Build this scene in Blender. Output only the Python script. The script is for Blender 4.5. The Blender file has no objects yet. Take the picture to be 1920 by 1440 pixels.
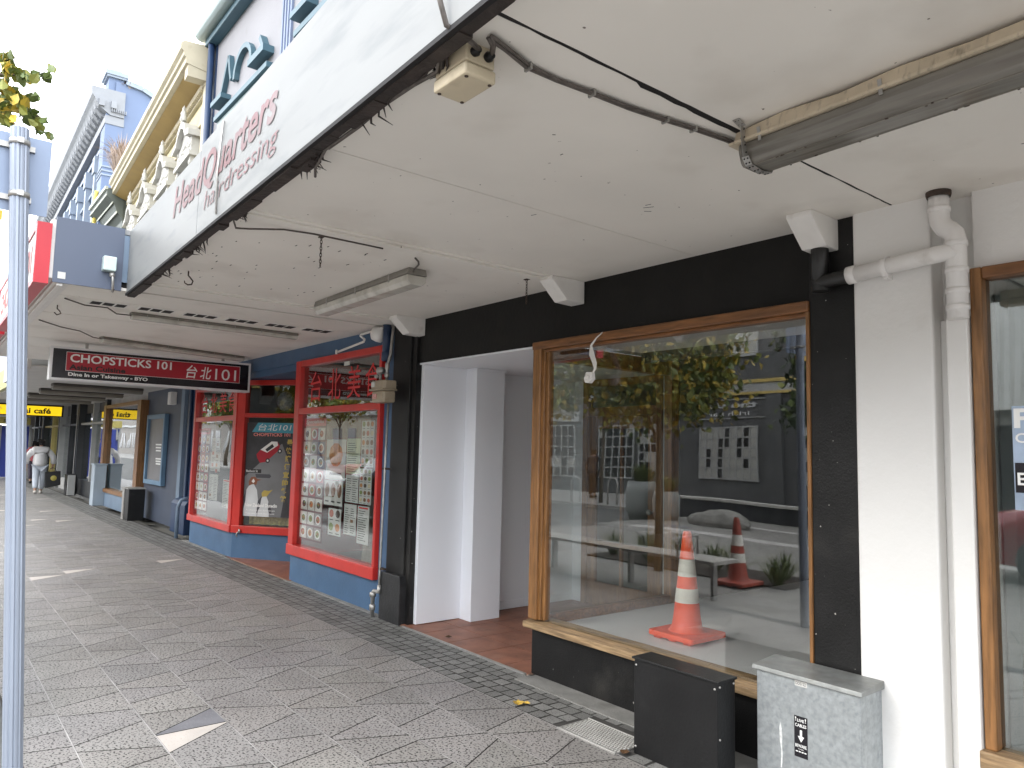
import bpy, bmesh, math, random
from mathutils import Vector, Matrix
R = math.radians
random.seed(7)
sc = bpy.context.scene
COL = sc.collection

# ------------------------------------------------------------ camera, sky, sun, exposure
cam_data = bpy.data.cameras.new("camera")
cam = bpy.data.objects.new("camera", cam_data)
COL.objects.link(cam)
sc.camera = cam
cam_data.sensor_width = 36.0
cam_data.lens = 25.97
cam_data.clip_start = 0.02
cam_data.clip_end = 3000
# rows: world x (along the shops), y (into the shops), z (up) as seen from the lens
_f = 1385.0
def _v(px, py): return Vector((px - 960, py - 720, _f))
_v1, _v2 = Vector((-158 - 960, 820 - 720, 0)), Vector((2695 - 960, 886 - 720, 0))
_f = math.sqrt(-(_v1.x * _v2.x + _v1.y * _v2.y))
_X = -_v(-158, 820).normalized()
_Y = _v(2695, 886); _Y = (_Y - _X * _Y.dot(_X)).normalized()
_Z = _X.cross(_Y)
if _Z.y > 0: _Z = -_Z
_rt = Vector((_X.x, _Y.x, _Z.x)); _up = -Vector((_X.y, _Y.y, _Z.y)); _bk = -Vector((_X.z, _Y.z, _Z.z))
cam.matrix_world = Matrix(((_rt.x, _up.x, _bk.x, 0), (_rt.y, _up.y, _bk.y, 0), (_rt.z, _up.z, _bk.z, 1.55), (0, 0, 0, 1)))

SUN_ELEV, SUN_AZ = R(33), R(202)       # azimuth of the sun, degrees clockwise from +y
world = bpy.data.worlds.new("World")
sc.world = world
world.use_nodes = True
wn, wl = world.node_tree.nodes, world.node_tree.links
for n in list(wn): wn.remove(n)
wo = wn.new('ShaderNodeOutputWorld'); wb = wn.new('ShaderNodeBackground')
sky = wn.new('ShaderNodeTexSky'); sky.sky_type = 'NISHITA'; sky.sun_disc = False
sky.sun_elevation = SUN_ELEV; sky.sun_rotation = SUN_AZ; sky.air_density = 1.0; sky.dust_density = 2.0
tc = wn.new('ShaderNodeTexCoord'); mp = wn.new('ShaderNodeMapping'); mp.inputs['Scale'].default_value = (1, 1, 2.6)
nz = wn.new('ShaderNodeTexNoise'); nz.inputs['Scale'].default_value = 1.7; nz.inputs['Detail'].default_value = 7; nz.inputs['Roughness'].default_value = .55
cr = wn.new('ShaderNodeValToRGB')
cr.color_ramp.elements[0].position = .32; cr.color_ramp.elements[0].color = (8.8, 9.3, 10.0, 1)
cr.color_ramp.elements[1].position = .62; cr.color_ramp.elements[1].color = (12.2, 12.5, 12.9, 1)
mx = wn.new('ShaderNodeMix'); mx.data_type = 'RGBA'; mx.inputs[0].default_value = .93
wl.new(tc.outputs['Generated'], mp.inputs['Vector']); wl.new(mp.outputs[0], nz.inputs['Vector'])
wl.new(nz.outputs[0], cr.inputs[0]); wl.new(sky.outputs[0], mx.inputs[6]); wl.new(cr.outputs[0], mx.inputs[7])
wl.new(mx.outputs[2], wb.inputs['Color']); wb.inputs['Strength'].default_value = 0.13
wl.new(wb.outputs[0], wo.inputs[0])
sun_d = bpy.data.lights.new("sun", 'SUN'); sun_d.energy = 0.5; sun_d.angle = R(30); sun_d.color = (1, .95, .87)
sun = bpy.data.objects.new("sun", sun_d); COL.objects.link(sun)
_sd = Vector((math.sin(SUN_AZ) * math.cos(SUN_ELEV), math.cos(SUN_AZ) * math.cos(SUN_ELEV), math.sin(SUN_ELEV)))
sun.rotation_euler = _sd.to_track_quat('Z', 'Y').to_euler()
sun.location = (0, -10, 20)
sc.view_settings.view_transform = 'Standard'; sc.view_settings.look = 'None'
sc.view_settings.exposure = 1.9; sc.view_settings.gamma = 1
sc.cycles.max_bounces = 10; sc.cycles.diffuse_bounces = 6; sc.cycles.transparent_max_bounces = 16
sc.cycles.use_denoising = True

# ------------------------------------------------------------ materials
MATS = {}
def mat(name, col, rough=.6, metal=0.0, var=.12, vs=3.0, bump=0.0, bs=60.0, spec=.5, dirt_or_sheen=None, ds=2.0, dth=.6, stretch=(1, 1, 1), fleck=None, fs=90., fth=.72, emit=0.0, tint=False, coat=0.):
    if name in MATS: return MATS[name]
    m = bpy.data.materials.new(name); m.use_nodes = True; MATS[name] = m
    nt = m.node_tree; N, L = nt.nodes, nt.links
    p = N['Principled BSDF']
    p.inputs['Roughness'].default_value = rough; p.inputs['Metallic'].default_value = metal
    p.inputs['Specular IOR Level'].default_value = spec
    if coat: p.inputs['Coat Weight'].default_value = coat
    t = N.new('ShaderNodeTexCoord'); g = N.new('ShaderNodeMapping'); g.inputs['Scale'].default_value = stretch
    L.new(t.outputs['Object'], g.inputs['Vector'])
    n = N.new('ShaderNodeTexNoise'); n.inputs['Scale'].default_value = vs; n.inputs['Detail'].default_value = 5
    L.new(g.outputs[0], n.inputs['Vector'])
    r = N.new('ShaderNodeValToRGB'); e = r.color_ramp.elements
    lo = [max(0, c * (1 - var)) for c in col]; hi = [min(1, c * (1 + var)) for c in col]
    e[0].position = .3; e[1].position = .7; e[0].color = (*lo, 1); e[1].color = (*hi, 1)
    L.new(n.outputs[0], r.inputs[0]); out = r.outputs[0]
    def layer(out, c2, scale, th, soft, nd=4):
        n2 = N.new('ShaderNodeTexNoise'); n2.inputs['Scale'].default_value = scale; n2.inputs['Detail'].default_value = nd
        L.new(g.outputs[0], n2.inputs['Vector'])
        r2 = N.new('ShaderNodeValToRGB'); r2.color_ramp.elements[0].position = th; r2.color_ramp.elements[1].position = min(1, th + soft)
        r2.color_ramp.elements[0].color = (0, 0, 0, 1); r2.color_ramp.elements[1].color = (1, 1, 1, 1)
        L.new(n2.outputs[0], r2.inputs[0])
        k = N.new('ShaderNodeMix'); k.data_type = 'RGBA'
        L.new(r2.outputs[0], k.inputs[0]); L.new(out, k.inputs[6]); k.inputs[7].default_value = (*c2, 1)
        return k.outputs[2]
    if dirt_or_sheen: out = layer(out, dirt_or_sheen, ds, dth, .3, 8)
    if fleck: out = layer(out, fleck, fs, fth, .03, 2)
    if tint:
        a = N.new('ShaderNodeAttribute'); a.attribute_name = 'tint'
        k = N.new('ShaderNodeMix'); k.data_type = 'RGBA'; k.blend_type = 'MULTIPLY'; k.inputs[0].default_value = 1
        L.new(out, k.inputs[6]); L.new(a.outputs['Color'], k.inputs[7]); out = k.outputs[2]
    L.new(out, p.inputs['Base Color'])
    if emit: L.new(out, p.inputs['Emission Color']); p.inputs['Emission Strength'].default_value = emit
    if bump:
        n3 = N.new('ShaderNodeTexNoise'); n3.inputs['Scale'].default_value = bs; n3.inputs['Detail'].default_value = 4
        L.new(g.outputs[0], n3.inputs['Vector'])
        b = N.new('ShaderNodeBump'); b.inputs['Strength'].default_value = bump; b.inputs['Distance'].default_value = .01
        L.new(n3.outputs[0], b.inputs['Height']); L.new(b.outputs[0], p.inputs['Normal'])
    return m

def glass(name, ior=1.9, tint=(.86, .9, .88), wob=0.004, rough=0.0):
    if name in MATS: return MATS[name]
    m = bpy.data.materials.new(name); m.use_nodes = True; MATS[name] = m
    N, L = m.node_tree.nodes, m.node_tree.links
    N.remove(N['Principled BSDF'])
    tr = N.new('ShaderNodeBsdfTransparent'); tr.inputs[0].default_value = (*tint, 1)
    gl = N.new('ShaderNodeBsdfGlossy'); gl.inputs['Roughness'].default_value = rough; gl.inputs[0].default_value = (1, 1, 1, 1)
    f0 = ((ior - 1) / (ior + 1)) ** 2
    lw = N.new('ShaderNodeLayerWeight'); lw.inputs[0].default_value = .5
    pw = N.new('ShaderNodeMath'); pw.operation = 'POWER'; pw.inputs[1].default_value = 4.2; L.new(lw.outputs['Facing'], pw.inputs[0])
    fr = N.new('ShaderNodeMapRange'); fr.inputs['To Min'].default_value = f0; fr.inputs['To Max'].default_value = 1.0; L.new(pw.outputs[0], fr.inputs[0])
    mm = N.new('ShaderNodeMixShader')
    t = N.new('ShaderNodeTexCoord'); n3 = N.new('ShaderNodeTexNoise'); n3.inputs['Scale'].default_value = .8; n3.inputs['Detail'].default_value = 1
    b = N.new('ShaderNodeBump'); b.inputs['Strength'].default_value = 1; b.inputs['Distance'].default_value = wob
    L.new(t.outputs['Object'], n3.inputs['Vector']); L.new(n3.outputs[0], b.inputs['Height']); L.new(b.outputs[0], gl.inputs['Normal'])
    L.new(fr.outputs[0], mm.inputs[0]); L.new(tr.outputs[0], mm.inputs[1]); L.new(gl.outputs[0], mm.inputs[2])
    L.new(mm.outputs[0], N['Material Output'].inputs[0])
    return m

SOFFIT = mat('soffit_paint', (.80, .765, .71), .55, var=.05, vs=1.2, dirt_or_sheen=(.63, .585, .525), ds=1.7, dth=.55, fleck=(.16, .13, .11), fs=30, fth=.76, bump=.08, bs=14)
WHITE = mat('white_wall_paint', (.75, .74, .72), .5, var=.03, vs=2, dirt_or_sheen=(.62, .6, .56), ds=3.5, dth=.68, bump=.25, bs=22, fleck=(.35, .32, .3), fs=60, fth=.80)
WHITEIN = mat('white_entry_paint', (.83, .85, .89), .5, var=.015, vs=1)
TRIMW = mat('white_trim_paint', (.76, .74, .71), .5, var=.05, vs=8, dirt_or_sheen=(.5, .46, .42), ds=9, dth=.62)
FASCIA = mat('white_sign_sheet', (.235, .24, .24), .5, var=.05, vs=1.5, dirt_or_sheen=(.15, .163, .17), ds=2.6, dth=.53, stretch=(.8, 1, 4), spec=.2)  # grey streaks in the colour imitate reflections on the sheet
BLACK = mat('black_paint', (.010, .0098, .0098), .42, spec=.3, var=.3, vs=5, bump=.22, bs=110, fleck=(.45, .43, .4), fs=42, fth=.745, dirt_or_sheen=(.035, .033, .03), ds=3, dth=.55)
BLACKB = mat('black_beam_paint', (.009, .0085, .008), .55, spec=.25, var=.25, vs=3, bump=.2, bs=30, dirt_or_sheen=(.018, .016, .013), ds=4, dth=.56)
WOOD = mat('varnished_wood', (.20, .085, .030), .38, var=.45, vs=6, stretch=(1, 8, 8), bump=.2, bs=12, dirt_or_sheen=(.09, .04, .018), ds=3, dth=.54)
WOODV = mat('varnished_wood_upright', (.23, .108, .036), .38, var=.4, vs=6, stretch=(9, 9, .8), bump=.2, bs=12, dirt_or_sheen=(.075, .032, .014), ds=3, dth=.54)
SILLW = mat('worn_sill_wood', (.30, .20, .105), .6, var=.4, vs=7, stretch=(1, 9, 9), bump=.4, bs=12, dirt_or_sheen=(.13, .075, .04), ds=3, dth=.5)
RED = mat('red_gloss_paint', (.52, .028, .020), .32, var=.12, vs=4, bump=.06, bs=20)
BLUE = mat('blue_wall_paint', (.055, .115, .21), .5, var=.12, vs=3, dirt_or_sheen=(.085, .15, .24), ds=2, dth=.55, bump=.2, bs=40)
NAVY = mat('navy_paint', (.018, .04, .095), .42, var=.15, vs=3, bump=.1, bs=30)
BLUEGREY = mat('blue_grey_paint', (.16, .22, .30), .5, var=.1, vs=3, bump=.1, bs=30)
PLASTER = mat('black_plinth', (.02, .02, .021), .45, var=.3, vs=8, bump=.3, bs=50, fleck=(.25, .24, .22), fs=45, fth=.76)
STEEL = mat('galvanised_steel', (.38, .405, .415), .45, metal=.5, var=.16, vs=34, dirt_or_sheen=(.27, .295, .305), ds=42, dth=.48, bump=.05, bs=60)
STEELTOP = mat('galvanised_steel_lid', (.27, .28, .275), .5, metal=.6, var=.2, vs=14, dirt_or_sheen=(.24, .24, .22), ds=9, dth=.5, bump=.05, bs=60)
METAL = mat('dull_metal', (.42, .41, .39), .45, metal=.7, var=.15, vs=20)
RUST = mat('rusty_iron', (.06, .04, .03), .7, metal=.3, var=.4, vs=30)
CABINET = mat('black_cabinet_paint', (.009, .009, .0095), .38, spec=.35, var=.3, vs=4, bump=.12, bs=60, fleck=(.5, .5, .5), fs=22, fth=.83, dirt_or_sheen=(.03, .03, .03), ds=5, dth=.6)
CREAM = mat('aged_cream_plastic', (.58, .50, .36), .45, var=.08, vs=6, dirt_or_sheen=(.32, .26, .17), ds=9, dth=.58)
CREAMP = mat('peeling_cream_paint', (.56, .48, .36), .5, var=.12, vs=6, dirt_or_sheen=(.12, .09, .065), ds=18, dth=.56, stretch=(3, 1, 1))
DIFF = mat('dusty_clear_diffuser', (.19, .178, .155), .18, var=.14, vs=4, stretch=(.6, 9, 9), dirt_or_sheen=(.10, .09, .075), ds=5, dth=.48)
DIFFC = mat('clear_diffuser', (.54, .52, .47), .25, var=.12, vs=6, dirt_or_sheen=(.36, .33, .28), ds=9, dth=.5)
DIFFD = mat('grimy_diffuser', (.20, .18, .15), .35, var=.2, vs=6, stretch=(1, .5, 1))
CABLE = mat('grey_cable', (.10, .085, .075), .6, var=.3, vs=30)
DARKTRIM = mat('dark_rotten_trim', (.028, .02, .017), .7, var=.5, vs=12, bump=.5, bs=40, dirt_or_sheen=(.08, .06, .05), ds=14, dth=.6)
GAP = mat('dark_gap', (.006, .005, .005), .8, var=.1)
PVC = mat('white_pvc_pipe', (.74, .72, .70), .42, var=.05, vs=8, dirt_or_sheen=(.42, .38, .34), ds=9, dth=.62, bump=.06, bs=25)
BPVC = mat('black_painted_pipe', (.012, .012, .012), .34, var=.3, vs=8, dirt_or_sheen=(.05, .04, .035), ds=10, dth=.62)
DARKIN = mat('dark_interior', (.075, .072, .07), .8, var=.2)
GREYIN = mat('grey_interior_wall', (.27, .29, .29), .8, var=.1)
FLOORIN = mat('pale_display_floor', (.66, .65, .64), .6, var=.06, vs=2)
CEILIN = mat('white_interior_ceiling', (.72, .71, .68), .7, var=.03)
TERRA = mat('terracotta_tile', (.25, .105, .064), .5, var=.3, vs=5, dirt_or_sheen=(.32, .18, .13), ds=4, dth=.56, fleck=(.08, .04, .03), fs=30, fth=.72, bump=.1)
GROUTT = mat('terracotta_grout', (.22, .15, .11), .8, var=.1)
ORANGE = mat('orange_cone_plastic', (.85, .085, .022), .45, var=.06, vs=6, dirt_or_sheen=(.6, .06, .03), ds=7, dth=.6)
REFL = mat('white_reflective_band', (.72, .70, .62), .5, var=.06, vs=30, dirt_or_sheen=(.5, .47, .4), ds=12, dth=.58)
GLASS = glass('window_glass', 1.9, tint=(.95, .96, .955))
GLASSR = glass('side_glass', 1.5)
GLASSB = glass('bright_window_glass', 2.1, tint=(.8, .83, .82), wob=.006)
GLASSD = glass('far_glass', 2.3, tint=(.55, .6, .6))
INKW = mat('white_lettering', (.82, .82, .80), .5, var=.02)
INKK = mat('black_lettering', (.012, .012, .012), .5, var=.02)
INKR = mat('red_lettering', (.62, .02, .02), .5, var=.05)
SIGNRED = mat('sign_red', (.38, .008, .022), .3, var=.08, vs=3)
SIGNBLACK = mat('sign_black', (.010, .009, .013), .25, var=.1)
PAPER = mat('white_paper', (.60, .59, .56), .7, var=.05, vs=6)
CONCRETE = mat('grey_cement', (.22, .215, .20), .8, var=.2, vs=6, bump=.4, bs=60, dirt_or_sheen=(.12, .115, .105), ds=5, dth=.52)

# ------------------------------------------------------------ mesh builder
ORIGIN = {}
class MB:
    def __init__(s): s.v = []; s.f = []; s.m = []; s.sm = []; s.tint = []
    def face(s, pts, m=0, smooth=False, tint=None):
        b = len(s.v); s.v += [tuple(p) for p in pts]; s.f.append(tuple(range(b, b + len(pts)))); s.m.append(m); s.sm.append(smooth); s.tint.append(tint)
        return s
    def idx(s, vs, fs, m=0, smooth=False):
        b = len(s.v); s.v += [tuple(p) for p in vs]
        for f in fs: s.f.append(tuple(i + b for i in f)); s.m.append(m); s.sm.append(smooth); s.tint.append(None)
        return s
    def box(s, x0, x1, y0, y1, z0, z1, m=0):
        x0, x1 = min(x0, x1), max(x0, x1); y0, y1 = min(y0, y1), max(y0, y1); z0, z1 = min(z0, z1), max(z0, z1)
        v = [(x0, y0, z0), (x1, y0, z0), (x1, y1, z0), (x0, y1, z0), (x0, y0, z1), (x1, y0, z1), (x1, y1, z1), (x0, y1, z1)]
        return s.idx(v, [(3, 2, 1, 0), (4, 5, 6, 7), (0, 1, 5, 4), (1, 2, 6, 5), (2, 3, 7, 6), (3, 0, 4, 7)], m)
    def bar(s, a, b, w, h, m=0, up=(0, 0, 1)):
        a, b = Vector(a), Vector(b); d = (b - a).normalized(); u = Vector(up)
        if abs(d.dot(u)) > .98: u = Vector((0, 1, 0))
        sd = d.cross(u).normalized(); u = sd.cross(d)
        v = [p + sd * i * w / 2 + u * j * h / 2 for p in (a, b) for i, j in ((-1, -1), (1, -1), (1, 1), (-1, 1))]
        return s.idx(v, [(0, 1, 2, 3)[::-1], (4, 5, 6, 7), (0, 1, 5, 4), (1, 2, 6, 5), (2, 3, 7, 6), (3, 0, 4, 7)], m)
    def prism(s, poly, axis, a, b, m=0):
        # poly: 2D points in the plane of the two other axes (in x,y,z order)
        def P(p, t):
            if axis == 'x': return (t, p[0], p[1])
            if axis == 'y': return (p[0], t, p[1])
            return (p[0], p[1], t)
        n = len(poly); v = [P(p, a) for p in poly] + [P(p, b) for p in poly]
        return s.idx(v, [tuple(range(n))[::-1], tuple(range(n, 2 * n))] + [(i, (i + 1) % n, n + (i + 1) % n, n + i) for i in range(n)], m)
    def tube(s, pts, r, n=10, m=0, caps=True, flat=1.0):
        pts = [Vector(p) for p in pts]; rs = r if isinstance(r, (list, tuple)) else [r] * len(pts)
        vs = []; prev = None
        for i, p in enumerate(pts):
            d = (pts[min(i + 1, len(pts) - 1)] - pts[max(i - 1, 0)]).normalized()
            if prev is None:
                u = d.cross(Vector((0, 0, 1)));  u = d.cross(Vector((1, 0, 0))) if u.length < .05 else u
            else: u = prev - d * prev.dot(d)
            u.normalize(); prev = u; w = d.cross(u)
            vs += [p + (u * math.cos(2 * math.pi * k / n) + w * math.sin(2 * math.pi * k / n) * flat) * rs[i] for k in range(n)]
        fs = [(i * n + k, i * n + (k + 1) % n, (i + 1) * n + (k + 1) % n, (i + 1) * n + k) for i in range(len(pts) - 1) for k in range(n)]
        s.idx(vs, fs, m, True)
        if caps:
            s.idx(vs[:n], [tuple(range(n))[::-1]], m); s.idx(vs[-n:], [tuple(range(n))], m)
        return s
    def lathe(s, c, prof, n=24, m=0, axis=(0, 0, 1), smooth=True):
        ax = Vector(axis).normalized(); u = ax.cross(Vector((0, 1, 0)) if abs(ax.y) < .9 else Vector((1, 0, 0))).normalized(); w = ax.cross(u); c = Vector(c)
        vs = [c + ax * z + (u * math.cos(2 * math.pi * k / n) + w * math.sin(2 * math.pi * k / n)) * max(r, 1e-4) for r, z in prof for k in range(n)]
        fs = [(i * n + k, i * n + (k + 1) % n, (i + 1) * n + (k + 1) % n, (i + 1) * n + k) for i in range(len(prof) - 1) for k in range(n)]
        return s.idx(vs, fs, m, smooth)
    def build(s, name, mats, parent=None, bevel=0, xf=None):
        me = bpy.data.meshes.new(name); v = s.v
        if xf is not None: v = [tuple(xf @ Vector(p)) for p in v]
        o0 = ORIGIN.get(parent, None)
        if o0 is not None: v = [(p[0] - o0[0], p[1] - o0[1], p[2] - o0[2]) for p in v]
        me.from_pydata(v, [], s.f)
        for x in (mats if isinstance(mats, (list, tuple)) else [mats]): me.materials.append(x)
        for i, p in enumerate(me.polygons): p.material_index = s.m[i]; p.use_smooth = s.sm[i]
        if any(t is not None for t in s.tint):
            a = me.color_attributes.new('tint', 'FLOAT_COLOR', 'CORNER'); k = 0
            for i, p in enumerate(me.polygons):
                t = s.tint[i] or (1, 1, 1)
                for _ in range(p.loop_total): a.data[k].color = (*t, 1); k += 1
        bm = bmesh.new(); bm.from_mesh(me)
        bmesh.ops.remove_doubles(bm, verts=bm.verts, dist=1e-5) if len(bm.verts) < 60000 and not any(t is not None for t in s.tint) else None
        if name not in ('foliage',) : bmesh.ops.recalc_face_normals(bm, faces=bm.faces)
        bm.to_mesh(me); bm.free()
        o = bpy.data.objects.new(name, me); COL.objects.link(o)
        if parent is not None: o.parent = parent; ORIGIN[o] = o0
        if bevel:
            b = o.modifiers.new('edge', 'BEVEL'); b.width = bevel; b.segments = 2; b.limit_method = 'ANGLE'; b.angle_limit = R(40)
        return o

def thing(name, label, cat, loc=(0, 0, 0), group=None):
    o = bpy.data.objects.new(name, None); COL.objects.link(o); o.location = loc; o.empty_display_size = .2
    o['label'] = label; o['category'] = cat
    if group: o['group'] = group
    ORIGIN[o] = tuple(loc)
    return o
def tag(o, label, cat, group=None):
    o['label'] = label; o['category'] = cat
    if group: o['group'] = group
    # put the origin of a one-mesh thing at its base
    me = o.data; xs = [v.co for v in me.vertices]
    c = Vector((sum(v.x for v in xs) / len(xs), sum(v.y for v in xs) / len(xs), min(v.z for v in xs)))
    me.transform(Matrix.Translation(-c)); o.location = c
    return o
def struct(o): o['kind'] = 'structure'; return o
def copy_thing(o, loc, label=None, rz=None, scale=None):
    c = o.copy(); COL.objects.link(c); c.location = loc
    if label: c['label'] = label
    if rz is not None: c.rotation_euler = (0, 0, rz)
    if scale: c.scale = scale
    for ch in list(o.children):
        d = ch.copy(); COL.objects.link(d); d.parent = c
        for g in list(ch.children):
            e = g.copy(); COL.objects.link(e); e.parent = d
    return c

_tc = {}
def text(s, O, U, V, m, parent=None, name='lettering', bold=0.0, shear=0.0, depth=0.0015, space=1.0, mbonly=None):
    """letters fitted into the box O, O+U, O+V (U along the line, V up)"""
    key = (s, bold, shear, space)
    if key not in _tc:
        cu = bpy.data.curves.new('letters', 'FONT'); cu.body = s; cu.offset = bold; cu.shear = shear; cu.space_character = space; cu.resolution_u = 3
        ob = bpy.data.objects.new('letters', cu); COL.objects.link(ob)
        me = bpy.data.meshes.new_from_object(ob.evaluated_get(bpy.context.evaluated_depsgraph_get()))
        vs = [v.co.copy() for v in me.vertices]; fs = [tuple(p.vertices) for p in me.polygons]
        bpy.data.objects.remove(ob); bpy.data.meshes.remove(me)
        x0 = min(v.x for v in vs); x1 = max(v.x for v in vs); y0 = min(v.y for v in vs); y1 = max(v.y for v in vs)
        _tc[key] = ([((v.x - x0) / (x1 - x0), (v.y - y0) / (y1 - y0)) for v in vs], fs)
    vs, fs = _tc[key]
    O, U, V = Vector(O), Vector(U), Vector(V); n = U.cross(V).normalized() * depth
    b = mbonly or MB(); b.idx([O + U * a + V * c + n for a, c in vs], fs)
    if mbonly: return b
    return b.build(name, m, parent)

def rings_frame(b, x0, x1, z0, z1, y0, y1, wl, wr, wb, wt, m=0):
    """a rectangular frame in the xz plane"""
    b.box(x0, x0 + wl, y0, y1, z0, z1, m); b.box(x1 - wr, x1, y0, y1, z0, z1, m)
    b.box(x0 + wl, x1 - wr, y0 + .002, y1 - .002, z0, z0 + wb, m); b.box(x0 + wl, x1 - wr, y0 + .002, y1 - .002, z1 - wt, z1, m)
    return b
# ============================================================ THE SETTING
b = MB(); b.box(-400, 300, -400, 300, -.5, -.135)
struct(b.build('ground', mat('ground_earth', (.12, .115, .10), .9, var=.2, vs=.3)))
ASPH = mat('asphalt', (.10, .098, .094), .85, var=.25, vs=2, bump=.5, bs=120, fleck=(.2, .19, .18), fs=120, fth=.68)
b = MB(); b.box(-120, -11.2, -9.2, .34, -.3, -.11)
struct(b.build('road', ASPH))
b = MB(); b.box(-120, 14, .345, .505, -.3, -.004)
struct(b.build('kerb', mat('kerb_stone', (.10, .10, .098), .8, var=.25, vs=5, bump=.5, bs=60)))
b = MB(); b.box(-120, 14, -14.2, -9.2, -.3, -.012)
struct(b.build('far_pavement', mat('far_paving', (.30, .29, .275), .8, var=.15, vs=3)))

TILE = mat('stone_paver', (.25, .238, .227), .52, var=.09, vs=2.5, tint=True, fleck=(.035, .033, .031), fs=78, fth=.56, bump=.12, bs=150, dirt_or_sheen=(.165, .152, .145), ds=1.1, dth=.56)
TILEW = mat('white_stone_paver', (.45, .41, .37), .6, var=.08, vs=6, tint=True, fleck=(.42, .36, .30), fs=80, fth=.62)
TILED = mat('dark_stone_paver', (.15, .15, .16), .5, var=.15, vs=6, tint=True, fleck=(.2, .2, .21), fs=95, fth=.62)
GROUT = mat('paver_joint', (.05, .047, .043), .9, var=.2, vs=8)
GROUTL = mat('pale_paver_joint', (.36, .345, .33), .9, var=.3, vs=3, dirt_or_sheen=(.12, .115, .11), ds=2.5, dth=.57)
rng = random.Random(11)
def paved(x0, x1, ya, yb, strip, z, L=(.14, .38), lean=.115, special=(), whites=.0, b=None):
    b = b or MB()
    n = max(1, round((yb - ya) / strip)); w = (yb - ya) / n; g = .0046
    for j in range(n):
        y0, y1 = ya + j * w + .0035, ya + (j + 1) * w - .0035
        lo = hi = x1; sgn = 1 if j % 2 else -1
        forced = [q for q in special if ya + j * w - .05 < q[1] < ya + (j + 1) * w - .05]
        forced.sort(key=lambda q: -q[0])
        while max(lo, hi) > x0:
            m = 0
            step = rng.uniform(*L)
            sgn = -sgn
            nlo, nhi = lo - step, None
            mid = (lo + hi) / 2 - step
            k = rng.uniform(.35, 1) * lean * sgn
            nlo, nhi = mid - k, mid + k
            if forced and mid < forced[0][0] + .25:
                q = forced.pop(0); kx = q[0]; t = tuple([rng.uniform(.9, 1.1)] * 3)
                seq = [(kx, kx - .25, 0, t), (kx - .27, kx - .27, q[2], (1, 1, 1))]
                if len(q) > 3: seq.append((kx - .29, kx - .54, q[3], (1, 1, 1)))
                for nlo, nhi, m, t in seq:
                    b.face([(nlo + g, y0, z), (lo - g, y0, z), (hi - g, y1, z), (nhi + g, y1, z)], m, tint=t)
                    lo, hi = nlo, nhi
                continue
            if nlo > lo - .05: nlo = lo - .05
            if nhi > hi - .05: nhi = hi - .05
            r = rng.random()
            if r < whites: m = 1
            elif r < whites * 2.2: m = 2
            v = rng.choice((rng.uniform(.93, 1.06), rng.uniform(.86, 1.08))); t = (v, v * rng.uniform(.985, 1.0), v * rng.uniform(.96, 1.0))
            b.face([(nlo + g, y0, z), (lo - g, y0, z), (hi - g, y1, z), (nhi + g, y1, z)], m, tint=t)
            lo, hi = nlo, nhi
    return b
sp = [(-4.07, 1.11, 1, 2), (-10.1, 1.48, 1), (-10.4, 2.59, 1), (-16.6, 2.22, 1), (-9.8, 1.11, 1), (-15.9, 1.48, 1), (-17.0, 1.85, 1), (-19, 2.22, 1), (-22, 1.48, 1), (-13, 1.11, 1), (-19.5, 1.48, 1), (-25, 1.85, 1), (-23, 2.59, 1), (-28, 1.48, 1), (-12.2, .74, 1)]
b = paved(-60, 6, .74, 2.95, .37, 0.0, special=sp)
paved(-60, 6, .512, .74, .23, 0.0, b=b, lean=.05)
struct(b.build('pavement', [TILE, TILEW, TILED]))
b = MB(); b.box(-60, 14, .505, 3.5, -.3, -.004)
for j in range(0, 7):
    y = .74 + j * 2.21 / 6
    b.box(-60, 14, y - .003, y + .003, -.003, -.0006, 1)
struct(b.build('pavement_bed', [GROUT, GROUTL]))
# setts: a band of small stone blocks along the shop fronts
SETT = mat('small_stone_sett', (.19, .187, .18), .6, var=.15, vs=5, tint=True, fleck=(.07, .07, .065), fs=110, fth=.58, bump=.3, bs=90)
b = MB(); rg = random.Random(3)
for j in range(5):
    y0 = 2.953 + j * .096; x = 5.0
    off = rg.uniform(0, .1)
    x += off
    while x > -46:
        L = rg.uniform(.095, .125); v = rg.uniform(.72, 1.2)
        if not (y0 < 3.2 and -3.22 < x - L / 2 < -2.72):
            j1 = rg.uniform(-.006, .006)
            b.face([(x - L + .010 + j1, y0 + .006, 0), (x - .004, y0 + .006, 0), (x - .004 + j1, y0 + .092, 0), (x - L + .010, y0 + .092, 0)], 0, tint=(v, v, v * .98))
        x -= L
struct(b.build('sett_band', SETT))
b = MB()
for x0, x1 in ((-4.02, 6),): b.box(x0, x1, 3.30, 3.5, -.1, .006)
b.box(-12.7, -10.35, 3.435, 3.52, -.1, .006); b.box(-8.45, -6.1, 3.435, 3.5, -.1, .005)
struct(b.build('cement_apron', CONCRETE))

# the square across from the shops, seen in the windows
SQ = mat('square_stone', (.22, .21, .195), .7, var=.15, vs=2, tint=True, fleck=(.05, .05, .045), fs=60, fth=.6)
b = paved(-11.2, 12, -9.1, .34, .42, -.008, L=(.5, .9), whites=.02)
struct(b.build('square_paving', [SQ, mat('square_pale_stone', (.40, .38, .36), .7, tint=True), TILED]))
b = MB(); b.box(-11.2, 14, -9.2, .345, -.3, -.012); struct(b.build('square_bed', GROUT))
b = MB(); b.box(-11.0, 12, -5.5, -5.1, -.01, -.003); b.box(-11.0, 12, -7.6, -7.35, -.01, -.003)
struct(b.build('pale_paving_bands', mat('pale_band_stone', (.42, .40, .38), .8, var=.08)))
b = MB(); b.box(-8.2, -4.9, -2.05, -1.1, -.05, .012)
struct(b.build('planting_soil', mat('soil', (.045, .033, .024), .95, var=.3, bump=.8, bs=30)))
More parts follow.
